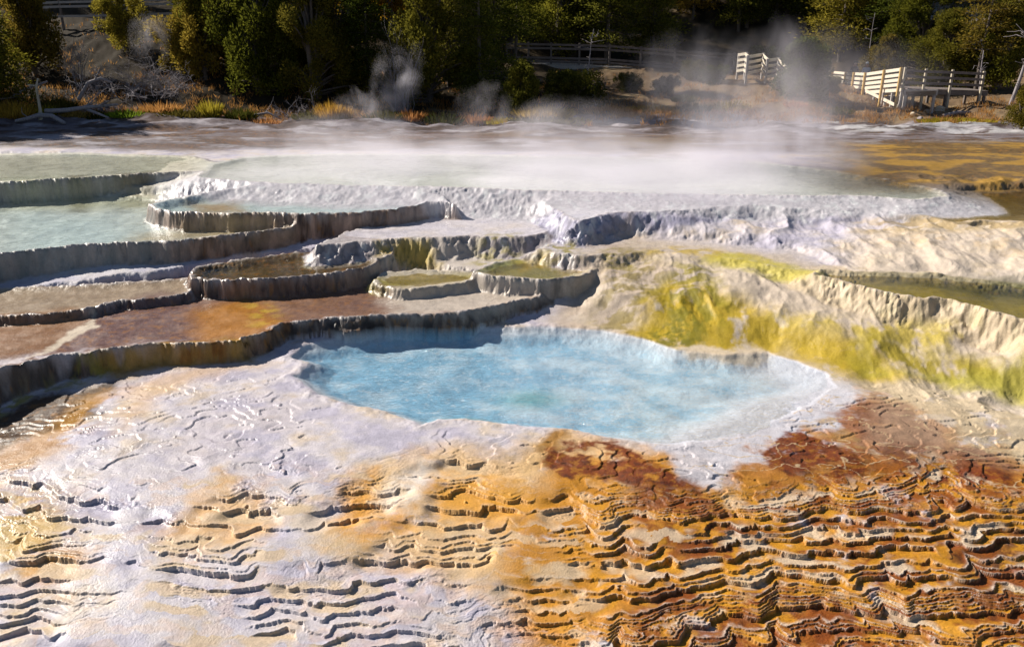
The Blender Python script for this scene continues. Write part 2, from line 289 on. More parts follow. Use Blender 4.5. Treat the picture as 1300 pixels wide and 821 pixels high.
def terrain(X, Y):
    X = X.astype(F32); Y = Y.astype(F32)
    B = base_z(X, Y)
    near = 1 - ss(31, 37, Y)
    nl1 = fbm(X * .9, Y * .9, 3, 3.1); nl2 = fbm(X * .9, Y * .9, 3, 41.7)
    nh1 = fbm(X * 5, Y * 5, 3, 11.3); nh2 = fbm(X * 5, Y * 5, 3, 63.9)
    big = fbm(X * .22, Y * .22, 3, 77.0)
    z = B + (1 - near) * (.55 * big + .18 * nl1) + near * (.004 * nh1 + .03 * nl1)
    # rolling drip forms on the right slope
    jg = fbm(X * 3.4, Y * 3.4, 5, 33.0, .7)
    slope_m = ss(.3, -.3, sdf(pp([(700, 410), (740, 340), (700, 300), (760, 270), (1150, 270), (1600, 285), (1700, 500), (1300, 500), (1200, 482), (1100, 470), (980, 445), (840, 436)], .4), X + .3 * nl1, Y + .3 * nl2))
    slope_m *= ss(.1, 1.3, sdf(pp(POOL, 0.0), X, Y)) 
    rid = 1 - np.abs(fbm(X * .75 + .25 * nl1, Y * .5 + .25 * nl2, 2, 5.0)) * 2.0
    rid2 = np.abs(fbm(X * 3.2 + .5 * nl2, Y * 1.2, 3, 15.0))
    z += slope_m * (.13 * rid - .10 + .07 * nl2 - .05 * rid2 + .016 * jg)
    col = np.empty((3,) + X.shape, F32)
    for i in range(3):
        col[i] = WHITE[i]
    # forest floor
    bank = ss(34.6, 35.8, Y + .8 * nl1 + 1.0 * big)
    vary = fbm(X * .6, Y * .6, 4, 21.0)
    lerp3(col, EARTH, bank)
    lerp3(col, (.26, .19, .11), bank * ss(-.05, .35, vary) * .8)
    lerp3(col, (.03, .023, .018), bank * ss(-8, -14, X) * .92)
    lerp3(col, SHADED_LITTER, bank * np.maximum(ss(8, 2, X), ss(49, 54, Y)) * ss(.6, .0, vary))  # needle litter, painted darker to hold the shade between the trees
    lerp3(col, (.55, .50, .45), bank * ss(2.2, 0, np.hypot((X - 33) / 2.2, (Y - 62) / 3.5)) * ss(-.3, .1, nl1) * .9)
    wet = np.full(X.shape, .35, F32)
    wet *= near
    # foreground micro terraces ------------------------------------------------
    fm = ss(.25, -.25, sdf(pp(FORE, 0.0), X + .35 * nl1 + .06 * nh1, Y + .35 * nl2 + .06 * nh2))
    rgt = ss(-1.5, 3.0, X)
    bil = np.abs(fbm(X * .62 + .5 * nl2, Y * .42, 2, 91.0)); bil2 = np.abs(fbm(X * 1.25 + .5 * nl1, Y * .8 + .4 * nl2, 3, 133.0))
    lowm = fbm(X * .42, Y * .42, 3, 171.0)
    jag = jg
    lipn = np.clip(.5 + 1.2 * nh1, 0, 1)
    def ledges(h, seed, gmin, gmax, rw, lip):
        g = np.random.default_rng(seed)
        L = np.cumsum(gmin + (gmax - gmin) * g.random(300) ** 2.6) - 3.0
        L = L.astype(F32)
        i = np.clip(np.searchsorted(L, h) - 1, 0, len(L) - 2)
        gap = L[i + 1] - L[i]; f = (h - L[i]) / gap
        up = ss(0, 1, (h - (L[i + 1] - rw)) / rw)
        zz = L[i] + up * gap + np.minimum(lip, gap * .4) * np.exp(-((h - L[i]) / (rw * .55)) ** 2) * lipn - np.minimum(.22 * gap, .02) * ss(0, .5, f) * (1 - up)
        return zz, f, i, up
    hR = B + .10 * lowm + .06 * bil + .115 * bil2 + .024 * jag - .035
    hL = B + .05 * lowm + .05 * bil + .08 * bil2 + .018 * jag - .03
    zR, f, fl, upR = ledges(hR, 3, .009, .056, F32(.0035), .008)
    zL, gL, fL_, upL = ledges(hL, 11, .014, .066, F32(.0035), .008)
    stR = ss(-.40, -.08, fbm(X * .9, Y * 1.1, 3, 77.7) + .12 * rgt); stL = ss(-.22, .10, fbm(X * .7, Y * .9, 3, 277.7))
    zR = B + (zR - B) * stR; zL = B + (zL - B) * stL
    lw = ss(.62, .38, rgt + .35 * nl1)
    zq = zR + (zL - zR) * lw
    # a finer family of thin sheet edges between them
    zf, f2, i2, up2 = ledges(hR * 1.0 + .012 * nh2, 21, .006, .02, F32(.003), .003)
    fine = ss(.0, .3, fbm(X * .7, Y * .7, 2, 55.0) + .1 * rgt)
    zq += (zf - hR) * fine * .55
    crack = fbm(X * 3, Y * 5, 4, 8.0)
    rough = ss(.2, .45, fbm(X * .8 + .3, Y * 1.6, 3, 66.0) - .25 * rgt)
    zq += rough * .05 * (np.abs(fbm(X * 5 + .6 * nh1, Y * 9, 4, 71.0)) - .1)
    z = z + fm * (zq - z)
    # pale crust flats left of the pool get thin sheet edges
    flat = (1 - fm) * ss(13.5, 11.5, Y) * ss(.12, .0, B)
    hh = fbm(X * .55, Y * .9, 4, 120.0, .5)
    qf = hh * 5.5 + Y * .9 + .35 * jg; ff = qf - np.floor(qf)
    z += flat * ((.024 * ss(.93, 1, ff) - .024 * ff) * ss(-.35, .1, nl1 + big) + .002 * nh1)
    # stains before terraces paint over -----------------------------------------
    rg1 = fbm(X * 2.1, Y * 2.1, 5, 701.0, .62); rg2 = fbm(X * 2.1, Y * 2.1, 5, 733.0, .62)
    Xw, Yw = X + .12 * nl1 + .30 * rg1, Y + .12 * nl2 + .30 * rg2
    sn = fbm(X * 1.0, Y * 1.4, 5, 210.0, .6)
    lerp3(col, LILAC, near * ss(-.05, .25, sn) * .75)
    lerp3(col, CREAM, near * ss(.05, .4, -sn + .2 * nl2) * .6)
    lerp3(col, LILAC, rough * fm * .8)
    # terraces -------------------------------------------------------------------
    region = np.zeros(X.shape, np.int16)
    water = np.zeros(X.shape, np.int16)
    ripcol = fbm(X * 3.4, Y * 2.2, 4, 140.0, .65)
    lipm = np.zeros(X.shape, F32)
    nh3 = fbm(X * 13, Y * 13, 3, 811.0); nh4 = fbm(X * 13, Y * 13, 3, 857.0)
    fa = .012 + .06 * ss(-.15, .3, nl1); nm1 = .09 * fbm(X * 2.4, Y * 2.4, 3, 871.0); nm2 = .09 * fbm(X * 2.4, Y * 2.4, 3, 883.0)
    for n, T in enumerate(TERR, 1):
        wa = T['fl']
        sd = sdf(pp(T['poly'], T['z']), X + .13 * nl1 + wa * nh1 + nm1 + fa * nh3, Y + .13 * nl2 + wa * nh2 + nm2 + fa * nh4)
        m = sd < T['w'] * 1.0
        drop = np.clip((T['z'] - z) / .12, 0, 1)
        ins = sd <= 0
        t = np.clip(sd / T['w'], 0, 1)
        prof = 1 - (1 - t) ** 1.8 if T['w'] < .3 else t ** 1.5 * (3 - 2 * t ** 1.0) * .5 + t * .5
        zr = T['z'] + (z - T['z']) * prof + T['lip'] * np.exp(-(sd / .07) ** 2) * drop * (.75 + .8 * nh1)
        inner = T['z'] + .01 * nh1 + T['lip'] * np.exp(-(sd / .11) ** 2) * drop * (.75 + .8 * nh1) - T['dep'] * ss(.05, .45, -sd) * (.8 + .4 * nl1)
        znew = np.where(ins, inner, np.where(m, zr, z))
        topm = ss(.04, -.06, sd)
        lerp3(col, T['top'], topm * (.9 if T['wl'] is not None or T['k'] == 'platform' else .6))
        rm = (sd > -.03) & (sd < T['w'] * 1.15) & (drop > .3)
        rmf = rm.astype(F32) * ss(T['w'] * 1.15, T['w'] * .8, sd) * drop
        rc = np.array(T['ris'])
        lerp3(col, tuple(rc), rmf)
        lerp3(col, tuple(rc * .35), rmf * ss(.0, .22, ripcol) * (.85 if T['w'] < .3 else .5 if T['w'] < 1 else .12))
        lerp3(col, tuple(np.minimum(rc * 1.8 + (.04, .03, .02), .6)), rmf * ss(.08, .3, -ripcol) * .7)
        lp = np.exp(-((sd + .03) / .05) ** 2) * drop * ss(-.35, .2, nh1 + .4 * nl1)
        lerp3(col, (.58, .52, .50), lp * .75)
        lipm = np.maximum(lipm, lp)
        z = znew
        region[m & (sd < T['w'] * .9)] = n
        water[m] = 0
        if T['wl'] is not None:
            water[ins & (z < T['z'] - T['wl'])] = n
        wet = np.where(ins, .95, wet)
    # main pool ------------------------------------------------------------------
    sp = sdf(pp(POOL, 0.0), X + .12 * nl1 + .05 * nh1, Y + .12 * nl2 + .05 * nh2)
    gentle = np.clip(ss(1.2, 4.2, X) + .0, 0, 1)
    slopew = .40 + .95 * gentle * ss(12.8, 11.4, Y)
    dep = ss(0, 1.3, -sp / slopew + .12 * nl1)
    bed = -.015 - .17 * dep * (1 + .35 * nl1) + .02 * nl2 * dep
    inp = (sp < 0)
    shore = ss(.9, .0, sp) * (region == 0)
    z = z + (np.minimum(z, .012 + .05 * np.maximum(sp, 0)) - z) * shore
    gf = gentle * ss(12.8, 11.4, Y)
    kk = ss(-.02, .14 + .76 * gf, -sp)
    z = np.where(inp & (region == 0), z + (np.minimum(z, bed) - z) * kk - .015 * ss(0, .1, -sp), z)
    rimz = .035 * np.exp(-((sp - .06) / .10) ** 2) * (1 - gentle) * (region == 0)
    z += rimz * (.7 + .8 * nh1)
    water[inp & (z < -.012) & (region == 0)] = 100
    # bed colours, with ripple light painted in as pale mottling
    pm = ss(.02, -.05, sp) * (region == 0)
    lerp3(col, (.56, .57, .60), pm)
    mott = fbm(X * 1.1, Y * 1.6, 5, 300.0, .6)
    wf_ = ss(.8, -.5, sdf(pp([(815, 575), (850, 540), (930, 520), (970, 480), (960, 440), (1110, 470), (1120, 520), (1000, 560), (950, 620), (850, 620)], 0), X + .5 * nl1, Y + .3 * nl2))
    lerp3(col, (.52, .51, .56), wf_ * (region == 0) * .9)
    blue = ss(.0, .7, dep) * (1 - .92 * wf_)
    lerp3(col, (.44, .57, .66), pm * blue * .95)
    lerp3(col, (.19, .40, .56), pm * blue * ss(-.3, .25, mott + .25 * ss(4, -2.5, X) - .12) * .85)
    lerp3(col, (.56, .62, .66), pm * blue * ss(.05, .4, fbm(X * 6 + .8 * nl1, Y * 6.5, 5, 500.0, .72)) * .7)  # fine pale mottle paints ripple highlights onto the bed
    vent = np.exp(-(np.hypot((X - at_x(585, 10.85, 0)) / .45, (Y - 10.85) / .35)) ** 2) + .9 * np.exp(-(np.hypot((X - at_x(675, 11.9, 0)) / .55, (Y - 11.95) / .35)) ** 2)
    lerp3(col, (.08, .30, .30), pm * np.clip(vent, 0, 1) * .8)
    # stains and painted shade
    for poly, zl, c, soft, st, thr, sc in STAIN_SHADE:
        d = sdf(pp(poly, zl), Xw, Yw, soft * 2 + .6)
        sel = d < soft
        if not sel.any():
            continue
        mk = np.zeros(X.shape, F32)
        mk[sel] = ss(soft, -soft, d[sel]) * st
        if thr is not None:
            sx_, sy_ = sc if isinstance(sc, tuple) else (sc, sc * 1.5)
            nn = fbm(X[sel] * F32(sx_), Y[sel] * F32(sy_), 5, 17.0 + zl * 31 + c[0] * 40, .6)
            mk[sel] *= ss(thr - .12, thr + .12, nn)
        mk *= (1 - pm) if poly is not STAIN_SHADE[-1][0] else 1
        lerp3(col, c, mk * (1 - .75 * np.minimum(lipm, 1)))
    net = np.abs(fbm(X * .95 + .4 * nl1, Y * 1.5, 4, 911.0, .55)); redness = ss(.12, .02, col[1]) * ss(.10, .20, col[0] + .05)
    netm = ss(.022, .006, net) * near * ss(2.0, 3.0, X + .4) * ss(14, 12, Y) * (1 - fm) * (1 - pm) * (1 - slope_m)
    lerp3(col, (.52, .38, .22), netm * .8); z += netm * .002
    mot2 = fbm(X * 6, Y * 7, 4, 955.0, .65)
    redz = ss(.14, .06, col[1]) * ss(.05, .12, col[0]) * near * (1 - pm)
    lerp3(col, (.36, .15, .02), redz * ss(.05, .3, mot2) * .6); lerp3(col, (.05, .015, .005), redz * ss(.05, .3, -mot2) * .6)
    # foreground steps: pale crusted lips, tread to tread tone changes
    sid = np.where(lw > .5, fL_ * 1.7 + 3, fl * 1.0).astype(F32)
    tn = fbm(X * .8 + sid * F32(5.3), Y * 1.1 + sid * F32(3.1), 4, 600.0, .6)
    lerp3(col, (.60, .47, .33), fm * rgt * ss(.10, .30, tn) * .85)
    lerp3(col, (.22, .055, .004), fm * ss(.45, .95, rgt) * ss(-.08, -.26, tn) * .85)
    lerp3(col, (.60, .28, .012), fm * (.35 + .65 * rgt) * ss(-.02, .06, tn) * ss(.2, .08, tn) * .55)
    lerp3(col, (.55, .40, .24), fm * (1 - rgt) * ss(.10, .30, tn) * .8)
    lipc = (1 - .5 * lw) * stR * np.exp(-(np.where(lw > .5, gL, f) / .16) ** 2) * np.clip(.55 + 1.4 * nh1 + .7 * nl1, 0, 1) * fm
    tone = 1 + .12 * nh2 * near + .10 * rg2 * near
    for i in range(3):
        col[i] *= tone
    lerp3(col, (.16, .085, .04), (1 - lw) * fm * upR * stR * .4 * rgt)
    lerp3(col, (.62, .52, .44), lipc * .8)
    col = np.clip(col, .008, .72)
    gl_ = ss(.8, -.8, sdf(pp([(-150, 545), (140, 520), (380, 470), (420, 560), (300, 660), (100, 720), (-150, 700)], -.1), X, Y))
    wet = np.clip(wet + .5 * gl_ + .35 * ss(-.2, .4, fbm(X * 1.3, Y * 1.3, 3, 250.0)) * near, 0, 1)
    wet *= ss(34, 26, Y)
    return z, col, wet, region, water, sp

# ------------------------------------------------------------------ material helpers
def new_mat(name):
    m = bpy.data.materials.new(name); m.use_nodes = True
    nt = m.node_tree; nt.nodes.clear()
    out = nt.nodes.new('ShaderNodeOutputMaterial')
    return m, nt, out

def N(nt, t, **kw):
    n = nt.nodes.new(t)
    for k, v in kw.items():
        if k.startswith('i_'):
            n.inputs[k[2:].replace('_', ' ')].default_value = v
        else:
            setattr(n, k, v)
    return n

def noise_node(nt, coord, scale, detail=4, rough=.55, dim='3D'):
    n = N(nt, 'ShaderNodeTexNoise'); n.noise_dimensions = dim
    n.inputs['Scale'].default_value = scale; n.inputs['Detail'].default_value = detail; n.inputs['Roughness'].default_value = rough
    nt.links.new(coord, n.inputs['Vector'])
    return n.outputs['Fac']

def maprange(nt, v, a, b, c, d):
    n = N(nt, 'ShaderNodeMapRange')
    for i, x in zip((1, 2, 3, 4), (a, b, c, d)):
        n.inputs[i].default_value = x
    nt.links.new(v, n.inputs[0])
    return n.outputs[0]

def math_node(nt, op, a, b=None):
    n = N(nt, 'ShaderNodeMath', operation=op)
    for i, v in enumerate((a, b)):
        if v is None: continue
        if isinstance(v, (int, float)): n.inputs[i].default_value = v
        else: nt.links.new(v, n.inputs[i])
    return n.outputs[0]

def ground_material():
    m, nt, out = new_mat('travertine')
    b = N(nt, 'ShaderNodeBsdfPrincipled'); 
    col = N(nt, 'ShaderNodeAttribute', attribute_name='Col')
    geo = N(nt, 'ShaderNodeNewGeometry')
    pos = geo.outputs['Position']
    n1 = noise_node(nt, pos, 7, 6, .6); n2 = noise_node(nt, pos, 38, 5, .6); n3 = noise_node(nt, pos, 2.2, 5, .6)
    v = math_node(nt, 'MULTIPLY', maprange(nt, n1, .25, .75, .86, 1.1), maprange(nt, n2, .3, .7, .86, 1.12))
    mx = N(nt, 'ShaderNodeVectorMath', operation='SCALE')
    nt.links.new(col.outputs['Color'], mx.inputs[0]); nt.links.new(v, mx.inputs['Scale'])
    nt.links.new(mx.outputs[0], b.inputs['Base Color'])
    wet = col.outputs['Alpha']
    nt.links.new(maprange(nt, wet, 0, .6, .03, .4), b.inputs['Specular IOR Level'])
    r = math_node(nt, 'SUBTRACT', .78, math_node(nt, 'MULTIPLY', wet, math_node(nt, 'MULTIPLY', maprange(nt, n3, .35, .65, .35, .9), .68)))
    nt.links.new(r, b.inputs['Roughness'])
    hgt = math_node(nt, 'ADD', math_node(nt, 'MULTIPLY', n1, .55), math_node(nt, 'MULTIPLY', n2, .5))
    hgt = math_node(nt, 'ADD', hgt, math_node(nt, 'MULTIPLY', noise_node(nt, pos, 95, 3, .6), .2))
    bp = N(nt, 'ShaderNodeBump', i_Strength=.9, i_Distance=.016)
    nt.links.new(hgt, bp.inputs['Height']); nt.links.new(bp.outputs[0], b.inputs['Normal'])
    nt.links.new(b.outputs[0], out.inputs[0])
    return m

def water_material(name, tint, bump, rough=.06, sx=1.0, sc=7.0):
    m, nt, out = new_mat(name)
    geo = N(nt, 'ShaderNodeNewGeometry')
    mp = N(nt, 'ShaderNodeMapping'); mp.inputs['Scale'].default_value = (1.0, sx, 1.0)
    nt.links.new(geo.outputs['Position'], mp.inputs[0])
    n1 = noise_node(nt, mp.outputs[0], sc, 5, .65); n2 = noise_node(nt, mp.outputs[0], sc * .25, 3, .5)
    bp = N(nt, 'ShaderNodeBump', i_Strength=1.0, i_Distance=bump)
    nt.links.new(math_node(nt, 'ADD', n1, n2), bp.inputs['Height'])
    dt = N(nt, 'ShaderNodeVectorMath', operation='DOT_PRODUCT')
    nt.links.new(bp.outputs[0], dt.inputs[0]); nt.links.new(geo.outputs['Incoming'], dt.inputs[1])
    one = math_node(nt, 'SUBTRACT', 1.0, math_node(nt, 'MINIMUM', math_node(nt, 'ABSOLUTE', dt.outputs['Value']), 1.0))
    fr = math_node(nt, 'ADD', math_node(nt, 'MULTIPLY', math_node(nt, 'POWER', one, 5.0), .95), .02)
    tr = N(nt, 'ShaderNodeBsdfTransparent'); tr.inputs[0].default_value = tint + (1,)
    gl = N(nt, 'ShaderNodeBsdfGlossy', i_Roughness=rough); gl.inputs[0].default_value = (1, 1, 1, 1)
    nt.links.new(bp.outputs[0], gl.inputs['Normal'])
    mx = N(nt, 'ShaderNodeMixShader')
    nt.links.new(fr, mx.inputs[0]); nt.links.new(tr.outputs[0], mx.inputs[1]); nt.links.new(gl.outputs[0], mx.inputs[2])
    nt.links.new(mx.outputs[0], out.inputs[0])
    return m

def foliage_material(name, dark, light, transl=.35):
    m, nt, out = new_mat(name)
    geo = N(nt, 'ShaderNodeNewGeometry')
    oi = N(nt, 'ShaderNodeObjectInfo')
    tc = N(nt, 'ShaderNodeTexCoord')
    n = noise_node(nt, tc.outputs['Object'], 1.3, 3, .6)
    f = math_node(nt, 'ADD', math_node(nt, 'MULTIPLY', maprange(nt, n, .3, .7, 0, 1), .5), math_node(nt, 'MULTIPLY', geo.outputs['Random Per Island'], .5))
    rp = N(nt, 'ShaderNodeMixRGB'); rp.inputs[1].default_value = dark + (1,); rp.inputs[2].default_value = light + (1,)
    nt.links.new(f, rp.inputs[0])
    hs = N(nt, 'ShaderNodeHueSaturation'); nt.links.new(rp.outputs[0], hs.inputs['Color'])
    nt.links.new(maprange(nt, oi.outputs['Random'], 0, 1, .47, .53), hs.inputs['Hue'])
    nt.links.new(maprange(nt, oi.outputs['Random'], 0, 1, 1.2, .75), hs.inputs['Value'])
    d = N(nt, 'ShaderNodeBsdfDiffuse'); t = N(nt, 'ShaderNodeBsdfTranslucent')
    nt.links.new(hs.outputs[0], d.inputs[0]); nt.links.new(hs.outputs[0], t.inputs[0])
    mx = N(nt, 'ShaderNodeMixShader'); mx.inputs[0].default_value = transl
    nt.links.new(d.outputs[0], mx.inputs[1]); nt.links.new(t.outputs[0], mx.inputs[2])
    nt.links.new(mx.outputs[0], out.inputs[0])
    return m

def rough_material(name, c1, c2, scale=3.0, rough=.85, stretch=(1, 1, 1), bump=.01):
    m, nt, out = new_mat(name)
    b = N(nt, 'ShaderNodeBsdfPrincipled', i_Roughness=rough)
    tc = N(nt, 'ShaderNodeTexCoord'); mp = N(nt, 'ShaderNodeMapping'); mp.inputs['Scale'].default_value = stretch
    nt.links.new(tc.outputs['Object'], mp.inputs[0])
    n = noise_node(nt, mp.outputs[0], scale, 5, .65)
    rp = N(nt, 'ShaderNodeMixRGB'); rp.inputs[1].default_value = c1 + (1,); rp.inputs[2].default_value = c2 + (1,)
    nt.links.new(maprange(nt, n, .3, .7, 0, 1), rp.inputs[0]); nt.links.new(rp.outputs[0], b.inputs['Base Color'])
    bp = N(nt, 'ShaderNodeBump', i_Strength=.8, i_Distance=bump); nt.links.new(n, bp.inputs['Height']); nt.links.new(bp.outputs[0], b.inputs['Normal'])
    nt.links.new(b.outputs[0], out.inputs[0])
    return m

def steam_material(name, density, scale, thr, pw=1.0, seed=0.0, st=(1, .8, .55)):
    m, nt, out = new_mat(name)
    tc = N(nt, 'ShaderNodeTexCoord')
    geo = N(nt, 'ShaderNodeNewGeometry')
    ln = N(nt, 'ShaderNodeVectorMath', operation='LENGTH'); nt.links.new(tc.outputs['Object'], ln.inputs[0])

    mp = N(nt, 'ShaderNodeMapping'); mp.inputs['Location'].default_value = (seed, seed * .7, seed * .3); mp.inputs['Scale'].default_value = st
    nt.links.new(geo.outputs['Position'], mp.inputs[0])
    n = N(nt, 'ShaderNodeTexNoise'); n.inputs['Scale'].default_value = scale; n.inputs['Detail'].default_value = 4; n.inputs['Roughness'].default_value = .6; n.inputs['Distortion'].default_value = 1.0
    nt.links.new(mp.outputs[0], n.inputs['Vector'])
    nn = maprange(nt, n.outputs['Fac'], thr, thr + .28, 0, 1)
    torn = math_node(nt, 'ADD', ln.outputs['Value'], math_node(nt, 'MULTIPLY', math_node(nt, 'SUBTRACT', .55, n.outputs['Fac']), 1.5))
    fall = math_node(nt, 'MULTIPLY', maprange(nt, torn, .1, .95, 1, 0), maprange(nt, ln.outputs['Value'], .75, 1.0, 1, 0))
    den = math_node(nt, 'MULTIPLY', math_node(nt, 'MULTIPLY', nn, fall), density)
    v = N(nt, 'ShaderNodeVolumePrincipled'); v.inputs['Color'].default_value = (.95, .91, .98, 1); v.inputs['Anisotropy'].default_value = .35
    nt.links.new(den, v.inputs['Density'])
    nt.links.new(v.outputs[0], out.inputs['Volume'])
    return m

MAT_G = ground_material()
M = dict(
    pool=water_material('blue_pool_water', (.96, .985, .995), .045, .05, 1.4, 14.0),
    milky=water_material('pale_water', (.95, .98, .97), .010, .10, 1.6, 7.0),
    brown=water_material('brown_water', (.85, .80, .62), .004, .05, 1.6, 6.0),
    bark=rough_material('bark', (.06, .045, .035), (.14, .11, .09), 6, .9, (3, 3, .6), .02),
    dead=rough_material('dead_wood', (.17, .145, .145), (.34, .30, .31), 5, .85, (3, 3, .6), .02),
    palewood=rough_material('sunbleached_wood', (.34, .28, .20), (.52, .45, .34), 5, .8, (3, 3, .6), .02),
    plank=rough_material('weathered_plank', (.30, .27, .25), (.46, .42, .39), 4, .8, (.7, 4, 4), .006),
    newplank=rough_material('pale_plank', (.55, .47, .36), (.70, .62, .50), 4, .75, (.7, 4, 4), .006),
    ochre=rough_material('ochre_plank', (.42, .25, .06), (.55, .35, .10), 4, .75, (.7, 4, 4), .006),
    shadeplank=rough_material('shaded_plank', (.10, .08, .07), (.20, .16, .14), 4, .85, (.7, 4, 4), .006),  # darker copy of the planks, fence shade put into the wood colour
    conifer=foliage_material('conifer_needles', (.028, .042, .008), (.19, .185, .025), .5),
    juniper=foliage_material('juniper_scales', (.04, .046, .010), (.24, .20, .025), .5),
    olive=foliage_material('olive_foliage', (.10, .09, .012), (.38, .30, .04), .5),
    gold=foliage_material('golden_leaves', (.16, .09, .008), (.50, .29, .02), .5),
    grass=foliage_material('yellow_grass', (.22, .15, .015), (.62, .44, .06), .5),
    rustgrass=foliage_material('straw_grass', (.24, .12, .02), (.55, .33, .10), .5),
    greengrass=foliage_material('green_grass', (.05, .10, .01), (.22, .32, .03), .5),
    shrub=foliage_material('shrub_leaves', (.03, .035, .008), (.13, .12, .02), .4),
)

# ------------------------------------------------------------------ object helpers
def tag(o, label=None, cat=None, group=None, kind=None):
    if label: o['label'] = label
    if cat: o['category'] = cat
    if group: o['group'] = group
    if kind: o['kind'] = kind
    return o

def mesh_from_arrays(name, V, Fc, mats, smooth=True, parent=None, nv=4):
    me = bpy.data.meshes.new(name)
    V = np.asarray(V, F32); Fc = np.asarray(Fc, np.int32)
    me.vertices.add(len(V)); me.vertices.foreach_set('co', V.ravel())
    nF = len(Fc)
    me.loops.add(nF * nv); me.loops.foreach_set('vertex_index', Fc.ravel())
    me.polygons.add(nF); me.polygons.foreach_set('loop_start', np.arange(0, nF * nv, nv, dtype=np.int32))
    me.update(calc_edges=True)
    me.polygons.foreach_set('use_smooth', np.full(nF, smooth))
    me.materials.append(mats)
    o = bpy.data.objects.new(name, me); C.objects.link(o)
    if parent: o.parent = parent
    return o

class MB:
    def __init__(s): s.v = []; s.f = []
    def add(s, v, f):
        b = len(s.v); s.v += [tuple(p) for p in v]; s.f += [tuple(i + b for i in q) for q in f]
    def bar(s, a, b, w, h, up=(0, 0, 1)):
        a, b = Vector(a), Vector(b); d = (b - a).normalized(); up = Vector(up)
        if abs(d.dot(up)) > .97: up = Vector((0, 1, 0))
        sx = d.cross(up).normalized(); sy = sx.cross(d).normalized()
        vs = []
        for p in (a, b):
            for i, j in ((-1, -1), (1, -1), (1, 1), (-1, 1)):
                vs.append(p + sx * (i * w / 2) + sy * (j * h / 2))
        s.add(vs, [(3, 2, 1, 0), (4, 5, 6, 7), (0, 1, 5, 4), (1, 2, 6, 5), (2, 3, 7, 6), (3, 0, 4, 7)])
    def tube(s, pts, radii, n=6):
        vs = []; fs = []; pts = [Vector(p) for p in pts]
        for i, p in enumerate(pts):
            d = (pts[min(i + 1, len(pts) - 1)] - pts[max(i - 1, 0)]).normalized()
            u = d.cross(Vector((0.31, .95, .1))).normalized(); w = d.cross(u)
            for k in range(n):
                t = 2 * math.pi * k / n
                vs.append(p + (u * math.cos(t) + w * math.sin(t)) * radii[i])
        for i in range(len(pts) - 1):
            for k in range(n):
                k2 = (k + 1) % n
                fs.append((i * n + k, i * n + k2, (i + 1) * n + k2, (i + 1) * n + k))
        c = len(vs); vs.append(pts[-1] + (pts[-1] - pts[-2]).normalized() * radii[-1] * .5)
        L = (len(pts) - 1) * n
        for k in range(n): fs.append((L + k, L + (k + 1) % n, c))
        s.add(vs, fs)
    def build(s, name, mat, parent=None, smooth=False):
        me = bpy.data.meshes.new(name); me.from_pydata(s.v, [], s.f); me.update()
        if smooth:
            me.polygons.foreach_set('use_smooth', [True] * len(me.polygons))
        me.materials.append(mat)
        o = bpy.data.objects.new(name, me); C.objects.link(o)
        if parent: o.parent = parent
        return o

def empty(name, loc, rz=0, label=None, cat=None, group=None, kind=None):
    o = bpy.data.objects.new(name, None); C.objects.link(o)
    o.location = loc; o.rotation_euler = (0, 0, rz); o.empty_display_size = .3
    return tag(o, label, cat, group, kind)

def copy_thing(src, loc, rz=0, sc=(1, 1, 1), label=None, cat=None, group=None):
    r = src.copy(); C.objects.link(r); r.location = loc; r.rotation_euler = (0, 0, rz); r.scale = sc
    for k in ('label', 'category', 'group'):
        if k in r: del r[k]
    tag(r, label, cat, group)
    for ch in src.children:
        c = ch.copy(); C.objects.link(c); c.parent = r
        for g in ch.children:
            d = g.copy(); C.objects.link(d); d.parent = c
    return r

# ------------------------------------------------------------------ build the terrain grid
cols = np.concatenate([np.linspace(-1900, -260, 24, endpoint=False), np.linspace(-260, -40, 60, endpoint=False), np.arange(-40, 1340, 1.12), np.linspace(1341, 1560, 60), np.linspace(1590, 3200, 24)])
rowpy = np.concatenate([np.linspace(1000, 850, 40, endpoint=False), np.arange(850, 560, -.55), np.arange(560, 400, -.75), np.arange(400, 142, -.62)])
rowY = np.array([unproj(650, p, 0)[1] for p in rowpy])
far = rowY[-1] * np.geomspace(1.012, 9.0, 110)
rowY = np.concatenate([rowY, far])
dep = rowY * CP + CH * SP
U = (cols - CX) / FPX
GX = (U[None, :] * dep[:, None]).astype(F32); GY = np.repeat(rowY[:, None], len(cols), 1).astype(F32)
R, K = GX.shape
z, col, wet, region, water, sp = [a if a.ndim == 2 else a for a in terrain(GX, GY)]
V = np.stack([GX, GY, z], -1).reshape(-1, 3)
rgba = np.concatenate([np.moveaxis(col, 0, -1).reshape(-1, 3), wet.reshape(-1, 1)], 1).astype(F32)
ii = np.arange(R * K, dtype=np.int32).reshape(R, K)
Q = np.stack([ii[:-1, :-1], ii[:-1, 1:], ii[1:, 1:], ii[1:, :-1]], -1).reshape(-1, 4)
rflat = region.ravel(); wflat = water.ravel()
freg = rflat[Q[:, 0]]

def submesh(name, faces, mat, zset=None, withcol=True):
    used, inv = np.unique(faces.ravel(), return_inverse=True)
    v = V[used].copy()
    if zset is not None: v[:, 2] = zset
    o = mesh_from_arrays(name, v, inv.reshape(-1, 4), mat)
    if withcol:
        at = o.data.attributes.new('Col', 'FLOAT_COLOR', 'POINT')
        at.data.foreach_set('color', rgba[used].ravel())
    return o

